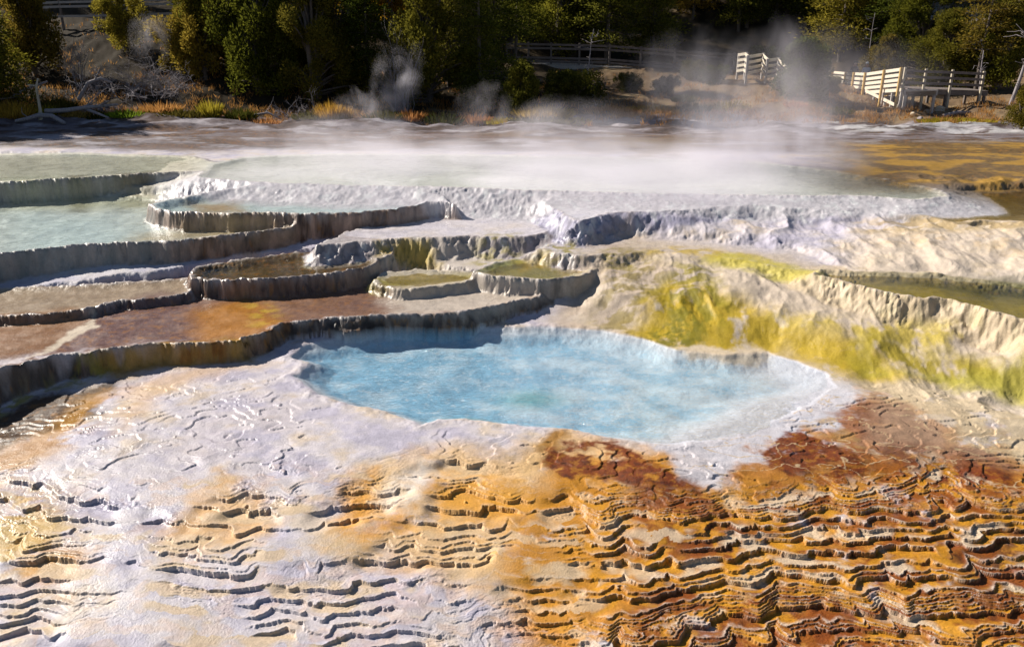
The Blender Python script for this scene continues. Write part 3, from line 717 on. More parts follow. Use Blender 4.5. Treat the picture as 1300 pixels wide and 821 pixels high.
tag(submesh('ground', Q[freg == 0], MAT_G), 'white and rust stained travertine ground running back to the wooded bank', 'ground', kind='structure')
POOLNAME = {'steaming_pool': 'milky', 'tall_terrace': 'milky', 'upper_basin': 'milky', 'back_ledge': 'milky', 'crescent_terrace': 'brown', 'green_shelf': 'brown', 'round_basin': 'brown', 'right_basin': 'brown', 'corner_ledge': 'brown'}
WLABEL = {'steaming_pool': 'milky white water of the wide steaming pool at the back', 'tall_terrace': 'pale green blue water on top of the tall left terrace',
          'upper_basin': 'pale blue water brimming in the long upper basin', 'back_ledge': 'cream coloured water behind the far left ledge',
          'crescent_terrace': 'dark brown water inside the crescent shaped rim', 'green_shelf': 'thin yellow green water on the small mossy shelf',
          'round_basin': 'yellow green water in the small round basin', 'right_basin': 'olive green water above the cream dripping rim', 'corner_ledge': 'brown water on the ledge at the far right'}
for n, T in enumerate(TERR, 1):
    fq = Q[freg == n]
    if len(fq):
        tag(submesh('travertine_terrace', fq, MAT_G), T['label'], 'terrace', kind='structure')
    if T['wl'] is not None:
        wf = Q[(wflat[Q] == n).any(1)]
        if len(wf):
            tag(submesh('pool_water', wf, M[POOLNAME[T['k']]], T['z'] - T['wl'], False), WLABEL[T['k']], 'water', kind='structure')
wf = Q[(wflat[Q] == 100).any(1)]
tag(submesh('pool_water', wf, M['pool'], -.012, False), 'bright blue rippling water of the big hot spring pool in front', 'water', kind='structure')

def gz(x, y):
    return float(terrain(np.array([x], F32), np.array([y], F32))[0][0])
_far = {}
def gzs(xy):
    a = np.array(xy, F32)
    return terrain(a[:, 0], a[:, 1])[0]

#PLANTS
# ------------------------------------------------------------------ vegetation builders
def unit(a):
    return a / (np.linalg.norm(a, axis=-1, keepdims=True) + 1e-9)

def leaves(name, Pc, Dr, L, Wd, mat, parent, r):
    """diamond leaves / sprays at Pc pointing along Dr"""
    n = len(Pc)
    Dr = unit(Dr); s = unit(np.cross(Dr, r.normal(size=(n, 3))))
    L = np.asarray(L).reshape(-1, 1); Wd = np.asarray(Wd).reshape(-1, 1)
    a = Pc; b = Pc + Dr * L * .45 + s * Wd; c = Pc + Dr * L; d = Pc + Dr * L * .45 - s * Wd
    Vv = np.stack([a, b, c, d], 1).reshape(-1, 3)
    return mesh_from_arrays(name, Vv, np.arange(4 * n).reshape(-1, 4), mat, False, parent)

def conifer(root, H, Rm, mat, seed, n_lv=22, bare=.12, leaf=.17, dens=1.0, droop=.25, lean=(0, 0)):
    r = np.random.default_rng(seed)
    mb = MB(); P, D, S = [], [], []
    trunk = [(lean[0] * t ** 1.5 * H + .06 * math.sin(5 * t + seed), lean[1] * t * H + .06 * math.cos(4 * t + seed), t * H * .97) for t in np.linspace(0, 1, 8)]
    mb.tube(trunk, [max(.016 * H * (1 - .93 * t), .012) for t in np.linspace(0, 1, 8)], 7)
    tp = np.array(trunk)
    for i in range(n_lv):
        t = bare + (1 - bare) * ((i + r.random()) / n_lv)
        c = np.array([np.interp(t, np.linspace(0, 1, 8), tp[:, k]) for k in range(3)])
        Rl = Rm * min(1, (1 - t) ** .75 * 1.12 + .05) * (1 if t > bare + .12 else .75)
        for k in range(r.integers(4, 7)):
            if r.random() < .16: continue
            az = r.random() * 6.283; ln = Rl * r.uniform(.55, 1.15)
            d = np.array([math.cos(az), math.sin(az), r.uniform(-.12, .30) - .1 * (1 - t)])
            e = c + d * ln - np.array([0, 0, droop * ln * .3])
            mb.tube([c, (c + e) / 2 + np.array([0, 0, .05 * ln]), e], [.012 + .008 * ln, .01, .005], 4)
            m = int((34 + 80 * ln) * dens)
            u = r.beta(1.6, 1.1, m)
            wd = .10 + .24 * ln * (1 - .6 * u)
            off = r.normal(size=(m, 3)) * np.c_[wd, wd, wd * .42]
            pos = c + (e - c) * u[:, None] + off + np.c_[np.zeros((m, 2)), .05 * ln * np.sin(u * 3.14)]
            P.append(pos); D.append(d[None] * .7 + off * 2.2 + r.normal(size=(m, 3)) * .4 + [0, 0, .25])
    m = int(60 * dens); u = r.random(m)
    P.append(tp[-1] + np.c_[r.normal(size=(m, 2)) * .10, (u - .6) * .6]); D.append(r.normal(size=(m, 3)) + [0, 0, 1])
    P = np.concatenate(P); D = np.concatenate(D)
    mb.build('trunk', M['bark'], root, True)
    leaves('crown', P, D, r.uniform(.6, 1.5, len(P)) * leaf, r.uniform(.6, 1.2, len(P)) * leaf * .24, mat, root, r)

def bushy(root, H, Rm, mat, seed, nc=40, per=260, leaf=.14, base=.12, shape=1.0, bark='bark', wid=.3, asym=0.0):
    r = np.random.default_rng(seed)
    mb = MB()
    mb.tube([(0, 0, -.1), (.05 * H * r.normal(), .05 * H * r.normal(), H * .35), (.06 * H * r.normal() + asym * .3, .06 * H * r.normal(), H * .7)], [.035 * H, .025 * H, .008 * H], 7)
    P, D = [], []
    for i in range(nc):
        t = base + (1 - base) * r.random() ** .85
        prof = (math.sin(min(1, t * 1.35 + .12) * math.pi * .62) if shape < .5 else (1 - t) ** .5 * .9 + .15)
        az = r.random() * 6.283; prof *= 1 + .35 * math.sin(2 * az + 5 * t + seed) + .2 * math.sin(5 * az - 7 * t); rr = Rm * prof * math.sqrt(r.uniform(.1, 1))
        c = np.array([rr * math.cos(az) + asym * t, rr * math.sin(az), t * H * .93])
        s = Rm * r.uniform(.13, .32) * (1 - .35 * t) + .07
        mb.tube([(0, 0, c[2] * .45), tuple(c * [.5, .5, .8]), tuple(c)], [.012 * H, .008 * H, .004], 4)
        m = int(per * r.uniform(.6, 1.2))
        q = unit(r.normal(size=(m, 3))) * (r.random((m, 1)) ** .42) * s * [1, 1, 1.25]
        P.append(c + q); D.append(q / s + r.normal(size=(m, 3)) * .45 + [0, 0, .55])
    P = np.concatenate(P); D = np.concatenate(D)
    keep = P[:, 2] > .02
    P, D = P[keep], D[keep]
    mb.build('trunk', M[bark], root, True)
    leaves('crown', P, D, r.uniform(.6, 1.5, len(P)) * leaf, r.uniform(.6, 1.2, len(P)) * leaf * wid, mat, root, r)

def branches(mb, p, d, L, rad, depth, r, spread=.6, kids=3, gr=.12):
    """recursive bare twigs"""
    pts = [p]; q = np.array(p, float); dd = np.array(d, float)
    for i in range(3):
        dd = unit(dd + r.normal(size=3) * .16 + np.array([0, 0, gr])); q = q + dd * L / 3; pts.append(tuple(q))
    mb.tube(pts, [rad, rad * .85, rad * .7, rad * .5], 4 if depth < 2 else 5)
    if depth <= 0: return
    for k in range(kids):
        i = r.integers(1, 4)
        nd = unit(dd + r.normal(size=3) * spread)
        branches(mb, pts[i], nd, L * r.uniform(.5, .85), rad * .58, depth - 1, r, spread, kids, gr)

def tuft(root, R, H, n, mat, seed, wid=.02, droop=.5):
    r = np.random.default_rng(seed)
    a = r.random(n) * 6.283; q = R * np.sqrt(r.random(n))
    P = np.c_[q * np.cos(a), q * np.sin(a), np.zeros(n)]
    D = np.c_[P[:, :2] / max(R, .01) * droop + r.normal(size=(n, 2)) * .22, np.ones(n)]
    return leaves('blades', P, D, H * r.uniform(.45, 1.1, n) * (1 - .35 * (q / R)), np.full(n, wid), mat, root, r)

def ground_at(px, D):
    x = at_x(px, D, 2.0)
    for _ in range(3):
        zz = gz(x, D); x = at_x(px, D, zz)
    return x, D, zz

# --- tree kinds (each first one stands where the photo has it, the others are copies)
kinds = {}
def plant(kind, maker, px, D, label, cat, sc=1.0, rz=None, group=None, name=None, sink=.08):
    x, y, zz = ground_at(px, D)
    rz = random.uniform(0, 6.28) if rz is None else rz
    s3 = sc if isinstance(sc, tuple) else (sc, sc, sc)
    if kind not in kinds:
        root = empty(name or maker[0], (x, y, zz - sink), rz, label, cat, group)
        root.scale = s3
        maker[1](root); kinds[kind] = root
        return root
    return copy_thing(kinds[kind], (x, y, zz - sink), rz, s3, label, cat, group)

K = dict(
    pineA=('pine_tree', lambda o: conifer(o, 9.0, 2.3, M['conifer'], 11, 26)),
    pineB=('pine_tree', lambda o: conifer(o, 10.5, 2.0, M['conifer'], 12, 30, .06)),
    pineC=('pine_tree', lambda o: conifer(o, 8.0, 2.5, M['olive'], 13, 20, .1, .19, .8)),
    openpine=('pine_tree', lambda o: conifer(o, 8.0, 2.2, M['juniper'], 14, 15, .28, .18, .8, .1)),
    junA=('juniper_tree', lambda o: bushy(o, 4.6, 1.7, M['juniper'], 21, 60, 300, .15)),
    junB=('juniper_tree', lambda o: bushy(o, 7.5, 2.6, M['juniper'], 22, 75, 430, .15, .02)),
    junO=('juniper_tree', lambda o: bushy(o, 3.2, 1.25, M['olive'], 23, 46, 260, .12, .15, 0)),
    gold=('cottonwood_tree', lambda o: bushy(o, 8.0, 2.0, M['gold'], 24, 70, 170, .15, .3, 0, 'dead', .6)),
    shrub=('shrub', lambda o: bushy(o, 1.7, 1.5, M['shrub'], 25, 46, 240, .11, .05, 0)),
    cone=('juniper_bush', lambda o: bushy(o, 2.6, 1.2, M['conifer'], 26, 44, 300, .12, .05)),
)
def P_(kind, px, D, label, cat='tree', **kw):
    return plant(kind, K[kind], px, D, label, cat, **kw)

FOREST = 'trees of the forest behind the fences'
# left bank
P_('pineC', -8, 40, 'sunlit yellow green pine cut by the left edge of the photo', sc=(.8, .8, .8))
P_('junA', 46, 43.5, 'dark juniper beside the sunlit pine at the far left', sc=(.95, .95, 1.2))
P_('junO', 160, 46.5, 'small rounded olive juniper growing above the tangled dead brush', sc=(1, 1, 1.0))
P_('junO', 236, 44.0, 'pale olive juniper leaning out left of the big dark tree', sc=(1.15, 1.1, 1.0))
P_('junB', 292, 44.5, 'big dense dark juniper with olive lit left side above the left bank', sc=(1.0, 1.0, 1.15))
P_('junO', 262, 43.0, 'tall olive juniper pressed against the big dark tree', sc=(1.1, 1.1, 1.35))
P_('pineB', 372, 45.5, 'dark shaded narrow pine right of the big dense juniper', sc=(1.0, 1, 1.1))
P_('gold', 452, 50.5, 'yellow leaved cottonwood glowing above the dark trees left of the leafless shrub', sc=(.9, .9, .95))
P_('gold', 502, 51.5, 'second cottonwood with greenish yellow top directly behind the leafless pale shrub', sc=(.75, .75, .95))
P_('junB', 428, 44.0, 'black shaded tree in front of the yellow cottonwood', sc=(.85, .85, .72))
P_('pineA', 572, 44.5, 'dense dark pine just right of the leafless pale shrub', sc=(1.05, 1.05, 1.15))
P_('pineA', 628, 45.5, 'dark pine with bluish gaps left of the low juniper by the water', sc=(.95, .95, 1.0))
P_('openpine', 655, 49.0, 'light green open pine above the low dark juniper by the water', sc=(1, 1, 1))
P_('junB', 332, 42.0, 'black shaded tree right beside the big dense juniper, down to the shore', sc=(.9, .9, .95))
P_('junB', 402, 41.2, 'dark shaded tree above the low bare twigs on the shore', sc=(.8, .8, .8))
P_('pineA', 470, 42.6, 'dark layered pine between the black shaded tree and the leafless pale shrub', sc=(.8, .8, .85))
P_('junB', 545, 41.6, 'dark shaded tree close behind the leafless pale shrub, to its right', sc=(.9, .9, .95))
P_('pineB', 608, 41.0, 'dark narrow pine at the water, left of the low conical juniper', sc=(.8, .8, .9))
# middle
P_('cone', 664, 38.4, 'low dark conical juniper at the water edge in the middle', cat='bush', sc=(.95, .95, .95))
P_('shrub', 735, 40.2, 'wide spreading dark green shrub above the yellow grass bank', cat='shrub', sc=(1.05, 1, .95))
P_('shrub', 712, 42.5, 'smaller dark shrub on the slope behind the spreading one', cat='shrub', sc=(.75, .7, .8))
P_('pineC', 706, 56, 'yellow green pine behind the shaded middle fence', sc=(.9, .9, 1.1))
P_('pineA', 770, 53.5, 'dark pine hanging over the middle fence beside the bleached snag', sc=(1.1, 1.1, 1.1))
P_('pineB', 828, 55.5, 'tall dark pine behind the bright lower boards of the middle fence', sc=(1, 1, 1.1))
P_('pineC', 880, 67.0, 'olive pine behind the right end of the middle fence', sc=(1, 1, 1.1))
P_('pineB', 925, 74, 'narrow dark pine left of the white stair railing in drifting steam', sc=(1, 1, 1.2))
# right
P_('cone', 1018, 43.0, 'hazy grey green conical bush between the stair railing and the pale fence', cat='bush', sc=(1.25, 1.25, 1.15))
P_('openpine', 985, 76, 'olive pine right behind the white stair railing', sc=(1.1, 1.1, 1.2))
P_('pineA', 1040, 64, 'grey green pine between the stair railing and the pale fence, far back', sc=(1.2, 1.2, 1.2))
P_('pineB', 1080, 62, 'tall dark pine directly behind the people on the boardwalk', sc=(1.2, 1.2, 1.2))
P_('pineA', 1132, 58, 'broad dark pine behind the near end of the pale fence', sc=(1.15, 1.15, 1.05))
P_('junB', 1165, 55, 'rounded dark green tree behind the dark fence at the right', sc=(.95, .95, .75))
P_('openpine', 1238, 47, 'sunlit yellow green pine over the dark fence near the right edge', sc=(.95, .95, 1.05))
P_('openpine', 1205, 60, 'thin pine standing before the pale bare slope', sc=(.9, .9, 1))
P_('junA', 1296, 34.0, 'bright green rounded bush cut by the right edge of the photo', cat='bush', sc=(.42, .42, .42))
P_('pineC', 1312, 52, 'olive pine behind the leaning grey trunk at the right edge', sc=(1, 1, 1.1))
P_('junB', 1196, 49.5, 'round dark tree directly behind the dark fence posts', sc=(.85, .85, .62))
P_('junA', 1262, 47.5, 'dark bushy juniper between the sunlit pine and the leaning grey trunk', sc=(1.0, 1.0, 1.0))
P_('pineB', 1282, 53, 'dark narrow pine at the right behind the leaning grey trunk', sc=(1, 1, 1))
P_('junA', 1118, 52.5, 'low dark juniper right behind the near end of the pale fence', sc=(.8, .8, .7))
for px, D, k, lb in ((862, 69, 'pineB', 'tall dark pine far behind the middle of the long shaded fence end'), (905, 72, 'pineA', 'far dark pine left of the stair railing, deep in the mist'),
                     (948, 66, 'pineA', 'far layered pine directly above the stair railing'), (1012, 70, 'pineB', 'far narrow pine above the hazy conical bush'), (1062, 70, 'pineC', 'far olive pine left of the tall pine behind the walkers')):
    P_(k, px, D, lb, sc=(1.2, 1.2, 1.3))
for px, D, s_, lb in ((846, 45.5, .55, 'low shrub on the bare slope below the right half of the middle fence'), (908, 46.5, .6, 'low shrub on the bare slope just left of the stair railing'), (878, 48.8, .6, 'shrub close under the right end of the middle fence'),
                      (1052, 44.5, .5, 'low dark shrub on the slope below the far end of the pale fence'), (800, 46, .6, 'low shrub on the slope under the bright boards of the middle fence'), (968, 51, .8, 'dark shrub right behind the stair railing')):
    P_('shrub', px, D, lb, cat='shrub', sc=s_)
# trees outside the left frame whose shade falls on the flats
for px, D, s in ((-45, 37.4, 1.0), (-115, 37, 1.25), (-200, 36, 1.35), (-300, 34, 1.3)):
    P_('junB', px, D, 'tall shaded juniper standing beyond the left edge of the photo', sc=s, group='trees beyond the left edge')
# forest on the hillside
rr = np.random.default_rng(5)
fcount = 0
spots = []
for i in range(900):
    D = rr.uniform(50, 92); px = rr.uniform(-330, 1640)
    x = at_x(px, D, 5)
    if px > 640 and D < 55: continue
    if 1160 < px < 1215 and D < 66: continue
    if px > 990 and D < 60: continue
    if D < 52 and 40 < px < 250: continue
    if D < 58 and px < 640: continue
    if any(0 < (x - fx) * -.91 + (D - fy) * .41 < 18 and abs((x - fx) * .41 + (D - fy) * .91) < 2.3 for fx, fy in ((21, 43), (21.5, 46), (22, 50), (22.4, 54), (22.8, 58), (14, 46), (15.5, 45))): continue
    if any((x - a) ** 2 + (D - b) ** 2 < (3.4 + .02 * D) ** 2 for a, b in spots): continue
    spots.append((x, D))
zs = gzs(spots)
lab = {'pineA': 'dark layered pine in the forest on the hillside behind the fences', 'pineB': 'tall narrow pine in the forest on the hillside behind the fences',
       'pineC': 'olive tinted pine in the forest on the hillside behind the fences', 'openpine': 'open crowned pine in the forest on the hillside behind the fences', 'junB': 'round crowned tree in the forest on the hillside behind the fences'}
for (x, D), zz in zip(spots, zs):
    k = rr.choice(['pineA', 'pineB', 'pineC', 'openpine', 'junB'], p=[.3, .27, .17, .13, .13])
    s = rr.uniform(.85, 1.3)
    copy_thing(kinds[k], (x, D, float(zz) - .1), rr.uniform(0, 6.28), (s, s, s * rr.uniform(.95, 1.2)), lab[k], 'tree', FOREST)

# --- bare and dead wood
def dead_thing(name, px, D, label, cat, fn, part='branches', mat='dead', zoff=-.05, rz=0):
    x, y, zz = ground_at(px, D)
    root = empty(name, (x, y, zz + zoff), rz, label, cat)
    mb = MB(); fn(mb); mb.build(part, M[mat], root, True)
    return root

def twiggy(h, n, depth, seed, spread=.5, gr=.15, rad=.02, wide=.3, tilt=.35, kids=3):
    def fn(mb):
        r = np.random.default_rng(seed)
        for i in range(n):
            a = r.random() * 6.283
            d = (math.cos(a) * tilt * r.uniform(.3, 1.6), math.sin(a) * tilt * r.uniform(.3, 1.6), 1)
            branches(mb, (wide * r.normal(), wide * r.normal(), 0), unit(np.array(d)), h * r.uniform(.35, .6), rad, depth, r, spread, kids, gr)
    return fn
dead_thing('leafless_shrub', 508, 39.2, 'tall pale leafless shrub standing in rising steam before the dark trees', 'shrub', twiggy(3.9, 9, 3, 31, .30, .22, .02, .3, .22))
dead_thing('leafless_shrub', 97, 43.6, 'upright grey brown leafless shrub on the left slope above the dead brush', 'shrub', twiggy(2.1, 9, 3, 32, .4, .2, .02, .3, .3))
dead_thing('dead_brush', 172, 40.6, 'wide tangle of grey dead branches covering the left slope', 'brush', twiggy(2.1, 40, 3, 33, .75, -.02, .022, 1.3, 1.3))
dead_thing('dead_brush', 112, 40.2, 'smaller heap of dark dead branches left of the wide grey tangle', 'brush', twiggy(1.7, 9, 3, 34, .7, .02, .022, .5, 1.0))
dead_thing('dead_brush', 232, 41.2, 'thin dead branches sprawling right of the wide grey tangle', 'brush', twiggy(1.5, 8, 3, 39, .7, -.05, .02, .7, 1.3))
dead_thing('dead_brush', 368, 37.0, 'low sprawl of bare blue grey twigs on the shore under the black trees', 'brush', twiggy(1.3, 12, 3, 35, .75, .0, .016, .8, 1.5))
dead_thing('bare_bush', 752, 41.5, 'small twiggy bare bush beside the spreading green shrub', 'bush', twiggy(1.7, 6, 3, 36, .6, .1, .018, .2, .5))
def snag(h, lean, seed, rad=.09, nb=9, top=.8):
    def fn(mb):
        r = np.random.default_rng(seed)
        pts = [(lean * t * h + .04 * math.sin(6 * t), .03 * math.cos(5 * t), t * h) for t in np.linspace(0, 1, 7)]
        mb.tube(pts, [rad * (1 - top * t) for t in np.linspace(0, 1, 7)], 7)
        for i in range(nb):
            t = r.uniform(.35, .95); a = r.random() * 6.283
            branches(mb, (lean * t * h, 0, t * h), unit(np.array([math.cos(a), math.sin(a), .2])), h * .16 * r.uniform(.5, 1.2), rad * .25, 1, r, .5, 2, .05)
    return fn
dead_thing('dead_tree', 742, 44.5, 'slender sun bleached dead tree rising before the middle fence', 'dead tree', snag(3.4, .12, 41, .06), 'trunk')
dead_thing('dead_tree', 1283, 43.5, 'tall grey bare trunk leaning right near the right edge', 'dead tree', snag(4.6, .13, 42, .11, 8), 'trunk')
dead_thing('dead_tree', 1098, 56, 'thin bare pole like dead tree behind the people on the boardwalk', 'dead tree', snag(4.2, .02, 43, .05, 5), 'trunk')
dead_thing('dead_tree', 1240, 44.5, 'bare dark snag between the dark fence and the leaning grey trunk', 'dead tree', snag(3.0, -.06, 45, .07, 7), 'trunk')

def log_thing(name, pts, rads, label, mat='dead', extra=()):
    """pts: photo pixel, distance, height above ground"""
    W = []
    for px, D, h in pts:
        x, y, zz = ground_at(px, D); W.append((at_x(px, D, zz + h), y, zz + h))
    o = Vector((W[0][0], W[0][1], W[0][2]))
    root = empty(name, o, 0, label, 'log' if 'log' in name else 'stump')
    mb = MB(); mb.tube([Vector(q) - o for q in W], rads, 8); mb.build('trunk', M[mat], root, True)
    r = np.random.default_rng(len(label))
    mb = MB()
    for t, d, L in extra:
        i = min(int(t * (len(W) - 1)), len(W) - 2); ft = t * (len(W) - 1) - i
        p = Vector(W[i]).lerp(Vector(W[i + 1]), ft) - o
        branches(mb, tuple(p), unit(np.array(d)), L, rads[0] * .4, 1, r, .5, 2, .02)
    if mb.v: mb.build('branch', M[mat], root, True)
    return root
log_thing('weathered_stump', [(52, 35.6, -.1), (51, 35.6, .45), (48.5, 35.6, .95), (46, 35.6, 1.45), (48, 35.6, 1.8)], [.10, .065, .05, .055, .03], 'slim sun bleached broken trunk standing upright before the yellow grass', 'palewood', [(.78, (-1, -.2, .15), .35), (.6, (.3, -.4, .4), .2)])
log_thing('fallen_log', [(20, 35.4, .08), (34, 35.4, .16), (50, 35.3, .28), (66, 35.2, .24), (82, 34.9, .08)], [.07, .09, .11, .10, .08], 'curved fallen log at the foot of the upright pale trunk', 'dead', [(.3, (-.5, 0, .5), .4)])
log_thing('fallen_log', [(58, 36.0, .35), (85, 35.9, .35), (110, 36.1, .55), (150, 36.5, .5)], [.11, .10, .085, .05], 'long dark fallen log reaching right from the upright pale trunk', 'dead', [(.6, (.6, 0, .6), .6), (.8, (.7, 0, .4), .6)])
log_thing('fallen_log', [(108, 36.2, .45), (122, 35.9, .3), (138, 35.6, .1)], [.07, .06, .04], 'short log propped below the end of the long dark log', 'dead')
log_thing('fallen_log', [(100, 38.6, .3), (112, 38.6, 1.0), (128, 38.8, 1.2), (142, 39, .9)], [.10, .09, .075, .05], 'arched grey branch lying in front of the wide dead tangle', 'dead', [(.5, (.4, 0, .6), .6)])
log_thing('fallen_log', [(8, 38.5, .5), (32, 39.2, .9), (60, 40.0, .9)], [.07, .08, .05], 'thin grey fallen log on the left slope under the dark juniper', 'dead')
log_thing('fallen_log', [(322, 36.5, .2), (340, 36.6, .5), (358, 36.4, .2)], [.045, .05, .03], 'thin pale fallen branch on the shore below the big dark juniper', 'dead', [(.4, (.3, 0, .7), .5)])
log_thing('fallen_log', [(1196, 40.5, .12), (1215, 40.8, .22), (1232, 41.0, .15)], [.09, .09, .06], 'grey log lying on the earth below the dark fence', 'dead')

# --- grass and small plants
def tuft_thing(px, D, R, H, n, mat, label, seed, name='grass_tuft', wid=.022, sx=1.0):
    x, y, zz = ground_at(px, D)
    root = empty(name, (x, y, zz - .03), 0, label, 'grass' if 'grass' in name else 'plant')
    root.scale = (sx, 1, 1)
    tuft(root, R, H, n, M[mat], seed, wid)
    return root
tuft_thing(20, 36.6, .75, .85, 900, 'grass', 'tall sunlit yellow grass left of the upright pale trunk', 51, sx=1.3)
tuft_thing(2, 37.4, .6, .95, 500, 'rustgrass', 'rust orange grass behind the yellow grass at the left edge', 52, sx=1.3)
tuft_thing(72, 37.6, .8, 1.0, 900, 'shrub', 'dark green bushy plant right of the upright pale trunk', 53, 'bushy_plant')
tuft_thing(60, 36.6, .35, .65, 260, 'grass', 'small golden grass tuft at the right foot of the upright pale trunk', 54)
tuft_thing(163, 36.0, .45, .45, 420, 'greengrass', 'bright green grass tuft on the shore below the dead tangle', 55, sx=1.9)
tuft_thing(268, 36.4, .42, 1.0, 420, 'grass', 'glowing yellow grass tuft right of the dead tangle', 56)
tuft_thing(228, 36.0, .7, .5, 600, 'shrub', 'dull olive plant left of the glowing yellow tuft', 57, 'bushy_plant', sx=1.5)
tuft_thing(418, 36.2, .5, .95, 480, 'grass', 'yellow green grass tuft standing in steam on the shore', 58)
tuft_thing(438, 36.6, .4, .8, 380, 'rustgrass', 'pale straw grass tuft right beside the yellow green tuft in the steam', 59)
tuft_thing(488, 36.4, .6, .5, 500, 'shrub', 'low dark plant at the foot of the leafless pale shrub', 60, 'bushy_plant', sx=1.5)
tuft_thing(690, 37.4, .8, .75, 1300, 'grass', 'band of bright yellow grass below the spreading green shrub', 61, sx=1.6)
tuft_thing(722, 36.9, .6, .55, 900, 'grass', 'lower band of yellow grass on the bank tip, right of the bright band', 62, sx=1.5)
tuft_thing(688, 36.2, .7, .4, 800, 'shrub', 'dark green low growth under the bright yellow grass band', 63, 'bushy_plant', sx=2.0)
tuft_thing(600, 37.0, .5, .6, 420, 'rustgrass', 'brownish grass tuft left of the low conical juniper', 64, sx=1.6)
tuft_thing(830, 39.8, .8, .5, 900, 'grass', 'flat patch of golden grass on the bank below the middle fence', 65, sx=2.0)
tuft_thing(775, 40.2, .5, .5, 450, 'rustgrass', 'straw coloured grass right of the spreading green shrub', 66, sx=1.5)
tuft_thing(870, 43, .5, .5, 400, 'shrub', 'small grey green plant below the right end of the middle fence', 67, 'bushy_plant', sx=1.4)
tuft_thing(1215, 37.2, .8, .28, 600, 'grass', 'short golden grass on the earth below the dark fence', 68, sx=2.2)

for i, (px, D) in enumerate(((98, 36.4), (126, 36.6), (205, 36.6), (306, 36.3), (336, 36.0), (396, 36.3), (520, 36.5), (562, 36.4), (640, 36.6), (795, 38.2), (880, 39.5), (925, 40.2), (1010, 40.6), (1062, 39.6))):
    o_ = tuft_thing(px, D, .4 + .1 * (i % 3), .4 + .12 * (i % 4), 320, ('rustgrass', 'shrub', 'grass')[i % 3] if px > 600 else ('rustgrass', 'shrub')[i % 2], 'small tuft of dull grass scattered along the shore below the trees', 80 + i, sx=1.5)
    o_['group'] = 'small grass tufts along the shore'
# scattered dry grass and litter on the banks: nobody could count it
n = 9000
D = 35.8 + rr.gamma(1.6, 3.0, n); px = rr.uniform(-200, 1500, n)
x = (px - CX) / FPX * (D * CP + 4.4 * SP)
tz, tcol, twet, treg, twat, tsp = terrain(x.astype(F32), D.astype(F32))
keep = (tcol[0] < .3) & (fbm(x.astype(F32) * .5, D.astype(F32) * .5, 3, 400.0) > -.05)
Pg = np.c_[x, D, tz][keep]
g = leaves('dry_grass', np.repeat(Pg, 5, 0) + rr.normal(size=(len(Pg) * 5, 3)) * [.09, .09, .0], np.c_[rr.normal(size=(len(Pg) * 5, 2)) * .45, np.ones(len(Pg) * 5)], rr.uniform(.08, .38, len(Pg) * 5), np.full(len(Pg) * 5, .014), M['rustgrass'], None, rr)
tag(g, 'thin dry straw grass scattered over the earthen banks', 'grass', kind='stuff')

# --- stones on the bank
def rock(px, D, s, label, seed, mat='dead'):
    x, y, zz = ground_at(px, D)
    r = np.random.default_rng(seed)
    me = bpy.data.meshes.new('rock')
    import bmesh
    bm = bmesh.new(); bmesh.ops.create_icosphere(bm, subdivisions=3, radius=s)
    ph = r.random(6) * 6
    for v in bm.verts:
        c = v.co / s
        k = 1 + .22 * math.sin(3 * c.x + ph[0]) * math.sin(2.5 * c.y + ph[1]) + .12 * math.sin(6 * c.z + ph[2] + 4 * c.x)
        v.co = Vector((c.x * 1.3, c.y * .9, c.z * .7)) * s * k
    bm.to_mesh(me); bm.free(); me.materials.append(M[mat])
    o = bpy.data.objects.new('rock', me); C.objects.link(o); o.location = (x, y, zz + s * .15); o.rotation_euler = (0, 0, r.random() * 6)
    tag(o, label, 'rock')
rock(1158, 40.2, .16, 'pale stone at the foot of the pale fence brace', 1, 'palewood')
rock(1192, 42, .34, 'pale boulder under the boards of the dark fence', 2, 'palewood')
rock(1178, 42.2, .22, 'smaller pale stone left of the boulder under the dark fence', 3, 'palewood')
rock(1168, 38.6, .14, 'small dark stone on the earth right of the fence brace', 4)

# ------------------------------------------------------------------ boardwalk and fences
def W(px, D, z): return Vector((at_x(px, D, z), D, z))

def fence(name, label, ends, posts, rails, mat='plank', group=None, pw=.11, rh=.13, foot=.5, cat='fence', postmat=None, front=-1):
    """ends: list of (px, D, z of top rail); posts: params 0..n along the polyline; rails: drops below the top"""
    P3 = [W(*e) for e in ends]
    o = P3[0].copy(); o.z -= 1.1
    root = empty(name, o, 0, label, cat, group)
    def pt(t):
        i = min(int(t), len(P3) - 2); return P3[i].lerp(P3[i + 1], t - i)
    for t in posts:
        p = pt(t); g_ = gz(p.x, p.y)
        i = min(int(t), len(P3) - 2); d = (P3[i + 1] - P3[i]); d.z = 0
        nrm = Vector((-d.y, d.x, 0)).normalized() * (.075)
        mb = MB(); q = p + nrm
        mb.bar(Vector((q.x, q.y, min(g_ - .15, p.z - 1.0))) - o, q + Vector((0, 0, .09)) - o, pw, pw, (1, 0, 0)); mb.build('post', M[postmat or mat], root)
    for k, dz in enumerate(rails):
        for i in range(len(P3) - 1):
            mb = MB(); a = P3[i] - o; b = P3[i + 1] - o
            dd = (b - a).normalized() * .02
            mb.bar(a + dd + Vector((0, 0, -dz)), b - dd + Vector((0, 0, -dz)), .04, rh); mb.build('rail', M[mat], root)
    return root

